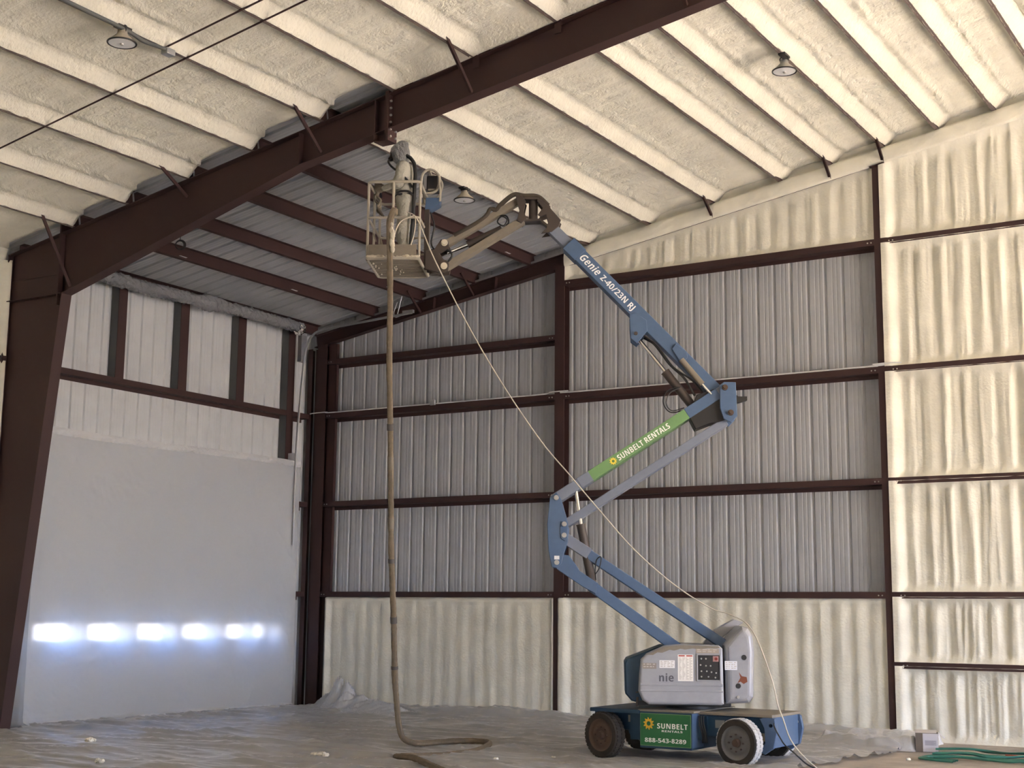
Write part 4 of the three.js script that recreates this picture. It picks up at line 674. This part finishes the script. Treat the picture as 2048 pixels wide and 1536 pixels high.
{
  const t = thing('rope', 'thin pale line running from the lift basket down over the lift to the floor', 'rope');
  obj('line', [tube([[1.25, 7.42, 6.95], [1.40, 7.30, 6.90], [1.61, 6.72, 6.75], [1.97, 5.88, 6.51], [2.37, 5.05, 6.23], [2.84, 4.23, 5.93], [3.18, 3.76, 5.72], [3.54, 3.28, 5.53], [3.95, 2.75, 5.30], [4.42, 2.29, 5.06], [4.87, 1.99, 4.91], [5.09, 1.92, 4.87], [5.35, 1.81, 4.9], [5.52, 1.66, 5.0], [5.67, 1.43, 5.1], [5.84, 1.06, 5.2], [5.94, 0.8, 5.3], [6.03, 0.62, 5.35], [6.10, 0.45, 5.38], [6.18, 0.33, 5.4], [6.28, 0.2, 5.35], [6.42, 0.07, 5.3], [6.55, 0.02, 5.35], [7.3, 0.012, 5.9]], 0.0085, 260, 6), tube([[1.36, 7.36, 6.92], [1.22, 7.25, 7.05], [1.16, 7.05, 7.1], [1.15, 6.9, 7.08]], 0.008, 30, 6), tube([[1.38, 7.34, 6.92], [1.43, 7.2, 6.98], [1.42, 7.05, 7.0], [1.36, 6.92, 6.98]], 0.008, 30, 6)], M.rope, t);
  const c = thing('power_cord', 'short dark cord hanging from the right end of the lift chassis to the floor', 'cord');
  obj('cord', tube([[5.80, 0.55, 5.08], [5.85, 0.52, 5.2], [5.92, 0.41, 5.22], [6.0, 0.31, 5.24], [6.11, 0.22, 5.22], [6.26, 0.08, 5.15], [6.45, 0.02, 5.14], [6.8, 0.01, 5.5]], 0.009, 60, 6), M.hoseBlack, c);
}
// high-bay lamps, off
function lamp(x, y, z, label, cone = 1) {
  const t = thing('high_bay_lamp', label, 'lamp', [x, y, z]), lathe = (p) => new THREE.LatheGeometry(p.map(([r, q]) => new THREE.Vector2(r, q)), 40);
  obj('housing', lathe([[0, 0.16], [0.055, 0.16], [0.06, 0.12], [0.075, 0.10], [0.16, 0.02], [0.168, 0.015]]), cone ? M.bolt : M.creamTube, t);
  obj('rim', new THREE.TorusGeometry(0.165, 0.011, 8, 40).rotateX(Math.PI / 2).translate(0, 0.005, 0), M.hoseBlack, t);
  obj('lens', lathe([[0, -0.004], [0.155, 0.002]]), M.white, t); obj('sensor', rod([0, -0.004, 0], [0, -0.02, 0], 0.025, 0.02, 14), M.bolt, t);
  obj('bracket', [tube([[-0.05, 0.13, 0], [-0.06, 0.2, 0], [0, 0.23, 0], [0.06, 0.2, 0], [0.05, 0.13, 0]], 0.008, 24, 6), tube([[0, 0.23, 0], [0.01, topOf(x) - y + 0.06, 0.0]], 0.01, 8, 6), bx(-0.05, 0.05, topOf(x) - y - 0.03, topOf(x) - y + 0.0, -0.1, 0.1)], M.hoseBlack, t);
  return t;
}
lamp(0.34, 8.47, 11.42, 'round high-bay lamp hanging nearest the viewer, left of the big rafter', 0);
lamp(5.93, 9.36, 4.55, 'round high-bay lamp hanging from the foamed roof over the right half');
lamp(0.31, 8.46, 4.12, 'round high-bay lamp between the lift basket and the lift boom', 0);
{
  const t = thing('electrical_conduit', 'grey conduit from the nearest lamp to a small box on the purlin', 'conduit');
  obj('pipe', [tube([[0.36, 8.66, 12.4], [0.37, 8.64, 11.42], [0.38, 8.60, 11.15], [0.36, 8.62, 10.95], [0.36, 8.64, 10.72]], 0.026, 40, 8)], M.conduitAndShadeGrey, t); obj('junction_box', rbx(0.29, 0.40, 8.58, 8.66, 10.62, 10.76, 0.01), M.galv, t);
  for (const [z, x0, x1, l] of [[10.37, -6.0, 3.4, 'long thin bridging rod crossing under the purlins'], [10.74, 0.36, 3.4, 'shorter bridging rod starting at the small conduit box']]) {
    const r = thing('bridging_rod', l, 'rod'); obj('rod', rod([x0, topOf(x0) - 0.012, z], [x1, topOf(x1) - 0.012, z], 0.012, 0.012, 8), M.primer, r);
    for (const x of PURLIN) if (x > x0 && x < x1) obj('tie', bar([x + 0.06, topOf(x) - 0.005, z], [x + 0.10, topOf(x) + 0.15, z - 0.02], 0.012, 0.006), M.primer, r);
  }
}
{ // conduit along the girt, with its box
  const t = thing('wall_conduit', 'thin white conduit along the second girt from the top, across two bays', 'conduit');
  obj('pipe', tube([[-6.25, 5.935, 0.0], [-6.1, 5.94, 0.02], [-5.75, 5.94, 0.03], [-5.62, 5.93, 0.0], [-3, 5.93, 0.0], [-0.75, 5.932, 0.0], [-0.5, 5.955, 0.025], [-0.08, 5.955, 0.025], [0.15, 5.932, 0.0], [5.4, 5.935, 0], [5.62, 5.96, 0.025], [5.95, 5.96, 0.04], [6.1, 5.95, 0.03]], 0.011, 200, 6), M.white, t);
  obj('box', rbx(-3.19, -3.07, 5.90, 6.0, 0.005, 0.05, 0.008), M.galv, t);
}
{ // door gear: track, wrapped shaft
  const t = thing('door_track', 'galvanised overhead-door track curving from the door jamb into the room', 'track');
  const pts = [[-6.07, 3.2, 0.62], [-6.06, 5.06, 0.62], [-6.0, 6.13, 0.62], [-5.93, 7.0, 0.62], [-5.87, 7.25, 0.62], [-5.75, 7.42, 0.62], [-5.48, 7.525, 0.62], [-4.52, 7.585, 0.62], [-3.25, 7.65, 0.62]];
  obj('rail', [tube(pts, 0.022, 120, 6), tube(pts.map(([x, y, z]) => [x + 0.03, y - 0.02, z + 0.02]), 0.012, 120, 6)], M.galv, t);
  obj('bracket', [bx(-6.2, -6.1, 6.95, 7.5, 0.36, 0.52), bx(-6.2, -6.06, 4.9, 5.04, 0.58, 0.70)], M.galv, t); obj('hanger', [rod([-3.6, 7.63, 0.62], [-3.5, 8.0, 0.62], 0.012, 0.012, 6), bx(-3.45, -3.2, 7.64, 7.70, 0.60, 0.66), tube([[-3.62, 7.9, 0.6], [-3.7, 7.7, 0.6], [-3.64, 7.6, 0.62], [-3.52, 7.62, 0.62]], 0.012, 20, 6)], M.galv, t);
  const s = thing('wrapped_shaft', 'door spring shaft wrapped in crumpled grey plastic under the eave', 'shaft', [-5.98, 7.60, 0.8]);
  obj('plastic_wrap', sheet(220, 22, (u, v) => { const z = lerp(0.05, 5.35, u), a = v * Math.PI * 2, kn = Math.exp(-Math.pow((z - 2.55) / 0.22, 2)), r = 0.095 + 0.025 * N(z * 1.6, 1, 1) + 0.05 * kn + 0.06 * Math.pow(Math.abs(N(z * 6 + Math.cos(a) * 2.4, Math.sin(a) * 3.2, z * 2)), 0.7) + 0.03 * N(z * 15 + Math.sin(a) * 2, Math.cos(a) * 4, 3); return [Math.cos(a) * r, Math.sin(a) * r * 0.95 + 0.02 * Math.sin(z * 1.1), z]; }, (u, v) => [u * 5.3, v * 0.7]), M.wrapFilm, s, false);
  const ball = new THREE.IcosahedronGeometry(0.135, 5); { const p = ball.attributes.position; for (let i = 0; i < p.count; i++) { const k = 1 + 0.35 * Math.abs(N(p.getX(i) * 14, p.getY(i) * 14, p.getZ(i) * 14)) - 0.08; p.setXYZ(i, p.getX(i) * k, p.getY(i) * k, p.getZ(i) * k * 0.9); } ball.computeVertexNormals(); }
  obj('foil_end', ball.translate(0.0, -0.02, -0.06), S({ color: lin(0.85, 0.85, 0.86), roughness: 0.16, metalness: 1 }), s);
}
for (const [x, z, l] of [[-4.65, 5.3, 'on the lowest bare purlin, near the big rafter'], [-4.65, 2.4, 'on the lowest bare purlin, half-way along'], [-3.46, 1.0, 'on the second bare purlin, by the hanging hose'], [-0.93, 0.75, 'on a bare purlin below the lift jib']]) { const t = obj('paper_tag', bar([x, topOf(x) + 0.03, z], [x, topOf(x) + 0.035, z + 0.16], 0.055, 0.004, [1, 0, 0]), M.white); tag(t, 'small white tag ' + l, 'tag', 'white tags on the bare purlins'); }
{ const t = thing('cable_coil', 'small dark coil of cable hanging by the lower edge of the big rafter', 'coil', [-4.05, 7.85, 6.05]); obj('coil', [0, 1, 2].map((k) => new THREE.TorusGeometry(0.07 + 0.006 * k, 0.008, 6, 24).rotateY(0.5 + 0.1 * k).translate(0.01 * k, 0, 0)), M.hoseBlack, t); obj('tie', rod([0, 0.08, 0], [0.02, 0.24, 0], 0.006, 0.006, 5), M.hoseBlack, t); }
{ // by the tall column: carton, green hoses, scraps
  const b = thing('carton', 'small grey cardboard carton with a printed face, at the foot of the right wall', 'box', [6.74, 0, 1.60], 0.25);
  obj('body', bx(-0.16, 0.15, 0, 0.27, -0.12, 0.12), M.cardSide, b); obj('printed_face', bx(-0.06, 0.152, 0.01, 0.262, 0.121, 0.126), M.card, b);
  { const m = shadow(new THREE.Mesh(new THREE.PlaneGeometry(0.20, 0.24).translate(0.046, 0.136, 0.1275), print(0.2, 0.24, 128, (g, w, h) => { g.fillStyle = '#a8a3a6'; g.fillRect(w * 0.1, h * 0.36, w * 0.8, h * 0.3); g.fillStyle = '#8d888c'; for (let k = 0; k < 4; k++) g.fillRect(w * 0.14, h * (0.40 + 0.065 * k), w * (0.7 - 0.12 * (k % 2)), h * 0.025); }, '#c3bfc0'))); m.name = 'print'; b.add(m); }
  obj('flap', [bar([-0.02, 0.272, 0.12], [-0.02, 0.30, -0.1], 0.004, 0.30, [0, 1, 0]), bar([0.15, 0.27, 0], [0.24, 0.20, 0], 0.004, 0.22, [0, 1, 0])], M.card, b);
  const t = thing('green_hoses', 'tangle of thin green hoses lying on the bare concrete by the right wall', 'hoses'), gh = [];
  for (let k = 0; k < 9; k++) { const p = [], z0 = 1.3 + 0.2 * k, x0 = 6.95 + 0.05 * k; for (let q = 0; q <= 7; q++) p.push([x0 - 0.15 * (q === 0) + q * 0.28, 0.025 + 0.018 * (k % 3) + (q % 3 === 1 ? 0.02 : 0), z0 + 0.35 * N(q * 0.5, k * 1.7, 3) + (k < 3 ? 0.05 * q : 0)]); gh.push(tube(p, 0.0145, 60, 6)); }
  for (let k = 0; k < 3; k++) gh.push(tube([[7.5, 0.03, 2.9 + 0.12 * k], [7.1, 0.035, 2.85 + 0.1 * k], [6.98, 0.03, 2.6 + 0.1 * k], [7.2, 0.035, 2.4 + 0.08 * k], [7.9, 0.04, 2.5], [8.6, 0.03, 2.5 + 0.2 * k]], 0.0145, 60, 6));
  obj('hose', gh, M.greenHose, t); obj('tie', [bar([7.9, 0.05, 1.95], [8.1, 0.05, 2.0], 0.02, 0.03)], paint([0.5, 0.12, 0.08]), t);
  const y = thing('wood_stick', 'pale thin wood stick on the floor beside the green hoses', 'stick'); obj('stick', bar([7.75, 0.02, 2.55], [8.5, 0.02, 2.1], 0.02, 0.03), M.foamLump, y);
}
function scrap(x, z, r, label) { const t = thing('foam_scrap', label, 'scrap', [x, floorH(x, z) - 0.003, z]), l = []; for (let k = 0; k < 5; k++) { const g = new THREE.IcosahedronGeometry(r * rr(0.35, 0.7), 2), p = g.attributes.position; for (let i = 0; i < p.count; i++) { const q = 1 + 0.5 * N(p.getX(i) * 40, p.getY(i) * 40, p.getZ(i) * 40 + k); p.setXYZ(i, p.getX(i) * q, p.getY(i) * q * 0.8, p.getZ(i) * q); } g.computeVertexNormals(); l.push(g.translate(rr(-0.8, 0.8) * r, r * 0.35, rr(-0.6, 0.6) * r)); } obj('foam', l, S({ color: lin(0.75, 0.72, 0.62), roughness: 0.95 }), t); }
scrap(0.55, 7.55, 0.075, 'largest cream foam scrap on the plastic left of the hose loop');
scrap(0.36, 7.50, 0.055, 'yellowish foam scrap lying close by the largest one');
scrap(-3.1, 8.2, 0.07, 'white foam scrap on the plastic near the frame column foot');
scrap(-1.0, 9.9, 0.06, 'white foam scrap at the lower left picture edge');
scrap(1.37, 5.5, 0.03, 'tiny white foam crumb inside the hose loop');
scrap(2.5, 6.45, 0.035, 'small white foam crumb right of the hose loop');
scrap(3.1, 6.0, 0.03, 'small white foam crumb on the plastic before the left lift wheel');
scrap(7.0, 3.4, 0.035, 'small white foam crumb in front of the green hoses');
// ---------------------------------------------------------------- the sprayer in the basket
// a surface where f(x, y, z) = 0 (f < 0 inside), within a box
function fieldMesh(lo, hi, res, f) {
  const mc = new MarchingCubes(res, new THREE.MeshStandardMaterial(), false, false, 200000), n = mc.size, h = mc.halfsize;
  const c = lo.map((v, i) => (v + hi[i]) / 2), e = lo.map((v, i) => (hi[i] - v) / 2);
  mc.isolation = 0;
  for (let k = 0; k < n; k++) for (let j = 0; j < n; j++) for (let i = 0; i < n; i++) mc.field[i + j * n + k * n * n] = -f(c[0] + e[0] * (i - h) / h, c[1] + e[1] * (j - h) / h, c[2] + e[2] * (k - h) / h);
  mc.update();
  const g = new THREE.BufferGeometry(), p = mc.positionArray.slice(0, mc.count * 3), q = mc.normalArray.slice(0, mc.count * 3);
  for (let i = 0; i < p.length; i += 3) { for (let a = 0; a < 3; a++) p[i + a] = c[a] + e[a] * p[i + a]; }
  g.setAttribute('position', new THREE.BufferAttribute(p, 3)); g.computeVertexNormals();
  for (let i = 0; i < q.length; i += 3) { const v = V3(q[i] / e[0], q[i + 1] / e[1], q[i + 2] / e[2]).normalize(); q.set([v.x, v.y, v.z], i); }
  g.setAttribute('normal', new THREE.BufferAttribute(q, 3));
  return g;
}
const cap = (a, b, ra, rb) => { const ba = b.map((v, i) => v - a[i]), L2 = ba[0] ** 2 + ba[1] ** 2 + ba[2] ** 2; return (x, y, z) => { const pa = [x - a[0], y - a[1], z - a[2]], t = Math.min(1, Math.max(0, (pa[0] * ba[0] + pa[1] * ba[1] + pa[2] * ba[2]) / L2)); return Math.hypot(pa[0] - ba[0] * t, pa[1] - ba[1] * t, pa[2] - ba[2] * t) - lerp(ra, rb, t); }; };
const ell = (c, r) => (x, y, z) => { const k = Math.hypot((x - c[0]) / r[0], (y - c[1]) / r[1], (z - c[2]) / r[2]); return (k - 1) * Math.min(...r); };
const smin = (a, b, k) => { const h = Math.max(0, k - Math.abs(a - b)) / k; return Math.min(a, b) - h * h * k * 0.25; };
const blend = (fs, k) => (x, y, z) => fs.reduce((s, f) => smin(s, f(x, y, z), k), 9);
{
  // local axes: x across the basket (the sprayer faces -x), z towards the viewer, y up from the basket floor
  const BX = -4.02, BW = 0.12, at = V3(BX, 6.776, BW).applyAxisAngle(V3(0, 1, 0), HEAD).add(V3(4.42, 0, 4.58));
  const man = thing('person', 'sprayer in a white hooded coverall standing in the lift basket, looking up', 'person', [at.x, at.y, at.z], HEAD);
  const suit = S({ color: lin(0.50, 0.50, 0.49), map: rep(T.foamTone, 3), roughness: 0.8, bumpMap: rep(T.wrinkle, 3.2), bumpScale: 0.02 });
  const bag = P({ color: lin(0.22, 0.22, 0.22), roughness: 0.28, bumpMap: rep(T.wrinkle, 6), bumpScale: 0.03, clearcoat: 0.5, clearcoatRoughness: 0.25 });
  const hips = [0.03, 0.93, 0], chest = [-0.01, 1.28, 0], neck = [-0.035, 1.50, 0], head = [-0.075, 1.655, 0];
  const fold = (x, y, z) => 0.007 * N(x * 9, y * 14, z * 9) + 0.004 * N(x * 22, y * 30, z * 22);
  const parts = [
    ell([0.02, 0.96, 0], [0.135, 0.16, 0.175]), ell([0.0, 1.13, 0], [0.125, 0.2, 0.165]), ell([-0.01, 1.31, 0], [0.135, 0.17, 0.185]), cap([-0.01, 1.40, -0.12], [-0.01, 1.40, 0.12], 0.085, 0.085), cap([-0.01, 1.42, 0], neck, 0.09, 0.065), ell(head, [0.105, 0.125, 0.09]),
  ];
  for (const s of [-1, 1]) {
    parts.push(cap([0.03, 0.92, 0.09 * s], [-0.02 + 0.02 * s, 0.50, 0.105 * s], 0.115, 0.08), cap([-0.02 + 0.02 * s, 0.50, 0.105 * s], [0.03 + 0.02 * s, 0.10, 0.11 * s], 0.082, 0.06), cap([0.04 + 0.02 * s, 0.055, 0.11 * s], [-0.13 + 0.02 * s, 0.045, 0.125 * s], 0.055, 0.045));
    const sh = [-0.01, 1.40, 0.19 * s], el = s > 0 ? [-0.06, 1.13, 0.27] : [-0.12, 1.16, -0.26], wr = s > 0 ? [-0.27, 1.085, 0.16] : [-0.30, 1.16, -0.04];
    parts.push(cap(sh, el, 0.078, 0.062), cap(el, wr, 0.062, 0.042));
  }
  const body = blend(parts, 0.07);
  obj('body', fieldMesh([-0.42, -0.02, -0.42], [0.30, 1.86, 0.42], 110, (x, y, z) => body(x, y, z) - fold(x, y, z)), suit, man).userData.label = 'white coverall streaked with foam';
  // clear plastic over the hood, knotted at the neck
  const hood = blend([ell([-0.07, 1.675, 0], [0.130, 0.150, 0.118]), ell([-0.10, 1.66, 0], [0.11, 0.11, 0.1]), cap([-0.045, 1.56, 0], [-0.03, 1.47, 0], 0.105, 0.085), ell([-0.02, 1.80, 0], [0.06, 0.04, 0.07])], 0.06);
  obj('hood', fieldMesh([-0.26, 1.40, -0.17], [0.13, 1.88, 0.17], 70, (x, y, z) => hood(x, y, z) - 0.012 * Math.abs(N(x * 18 + y * 9, y * 10, z * 18)) + 0.004), bag, man).userData.label = 'crumpled grey plastic over hood and face';
  const mask = obj('respirator', fieldMesh([-0.30, 1.50, -0.12], [-0.08, 1.76, 0.12], 48, blend([ell([-0.17, 1.66, 0], [0.05, 0.085, 0.08]), cap([-0.19, 1.59, 0], [-0.215, 1.575, 0], 0.04, 0.034)], 0.03)), M.rubber, man);
  // gloved hands closed on the gun: palm, four fingers and a thumb each
  for (const s of [-1, 1]) {
    const wr = s > 0 ? [-0.27, 1.085, 0.16] : [-0.30, 1.16, -0.04], o = s > 0 ? [-0.335, 1.075, 0.115] : [-0.355, 1.17, 0.03], fs = [cap(wr, o, 0.034, 0.036), ell(o, [0.042, 0.04, 0.024])];
    for (let k = 0; k < 4; k++) { const y = o[1] + 0.028 - 0.019 * k, l = [0.036, 0.042, 0.039, 0.031][k], a = [o[0] - 0.036, y, o[2] + 0.004], b = [a[0] - l * 0.75, y, a[2] - s * 0.018], c = [b[0] + 0.004, y - 0.004, b[2] - s * 0.03]; fs.push(cap(a, b, 0.0095, 0.009), cap(b, c, 0.009, 0.0085)); }
    fs.push(cap([o[0] - 0.005, o[1] + 0.03, o[2] - s * 0.012], [o[0] - 0.04, o[1] + 0.05, o[2] - s * 0.035], 0.012, 0.010), cap([o[0] - 0.04, o[1] + 0.05, o[2] - s * 0.035], [o[0] - 0.062, o[1] + 0.04, o[2] - s * 0.04], 0.010, 0.009));
    obj('glove', fieldMesh([o[0] - 0.12, o[1] - 0.09, o[2] - 0.1], [o[0] + 0.11, o[1] + 0.1, o[2] + 0.1], 64, blend(fs, 0.008)), M.oversprayed, man);
  }
  obj('air_hose', [tube([[-0.20, 1.56, 0.03], [-0.225, 1.50, 0.12], [-0.17, 1.40, 0.20], [-0.05, 1.30, 0.225], [0.06, 1.20, 0.2], [0.13, 1.12, 0.1]], 0.016, 60, 8), tube([[0.03, 1.60, 0.07], [0.10, 1.54, 0.11], [0.155, 1.44, 0.12], [0.17, 1.30, 0.13], [0.165, 1.1, 0.15], [0.16, 0.8, 0.17], [0.15, 0.5, 0.18], [0.13, 0.24, 0.18]], 0.028, 90, 10), tube([[0.0, 0.98, 0.19], [-0.08, 1.0, 0.19], [-0.03, 1.03, 0.2], [0.08, 1.03, 0.2], [0.15, 0.98, 0.18]], 0.016, 30, 8)], M.hoseBlack, man);
  obj('belt', [tube([[0.16, 0.99, 0], [0.1, 1.0, 0.16], [-0.04, 1.0, 0.175], [-0.115, 1.0, 0.06], [-0.115, 1.0, -0.06], [-0.04, 1.0, -0.175], [0.1, 1.0, -0.16]], 0.014, 60, 6, true)], M.hoseBlack, man);
  // the spray gun in his hands
  const gunAt = V3(BX - 0.37, 6.776 + 1.10, BW + 0.07).applyAxisAngle(V3(0, 1, 0), HEAD).add(V3(4.42, 0, 4.58));
  const gun = thing('spray_gun', 'foam-caked spray gun held at the basket rail, hoses curling from it', 'tool', [gunAt.x, gunAt.y, gunAt.z], HEAD);
  obj('body', [rbx(-0.05, 0.05, -0.03, 0.06, -0.025, 0.025, 0.008), rod([-0.05, 0.03, 0], [-0.13, 0.075, 0], 0.022, 0.012, 12)], M.oversprayed, gun);
  obj('grip', [bar([0.03, -0.02, 0], [0.045, -0.12, 0], 0.03, 0.035)], M.hoseBlack, gun);
  obj('whip_hose', [tube([[0.03, -0.03, 0.03], [0.0, -0.12, 0.06], [0.06, -0.2, 0.1], [0.02, -0.3, 0.14], [0.08, -0.4, 0.24], [0.14, -0.5, 0.36]], 0.016, 50, 8), tube([[0.02, -0.03, -0.02], [-0.05, -0.1, 0.02], [-0.02, -0.2, 0.06], [0.05, -0.26, 0.1], [0.02, -0.36, 0.16], [0.10, -0.46, 0.3], [0.16, -0.52, 0.38]], 0.014, 50, 8)], M.oversprayed, gun);
}
scene.traverse((o) => { delete o.userData.__n; delete o.userData.part; });
renderer.render(scene, camera);
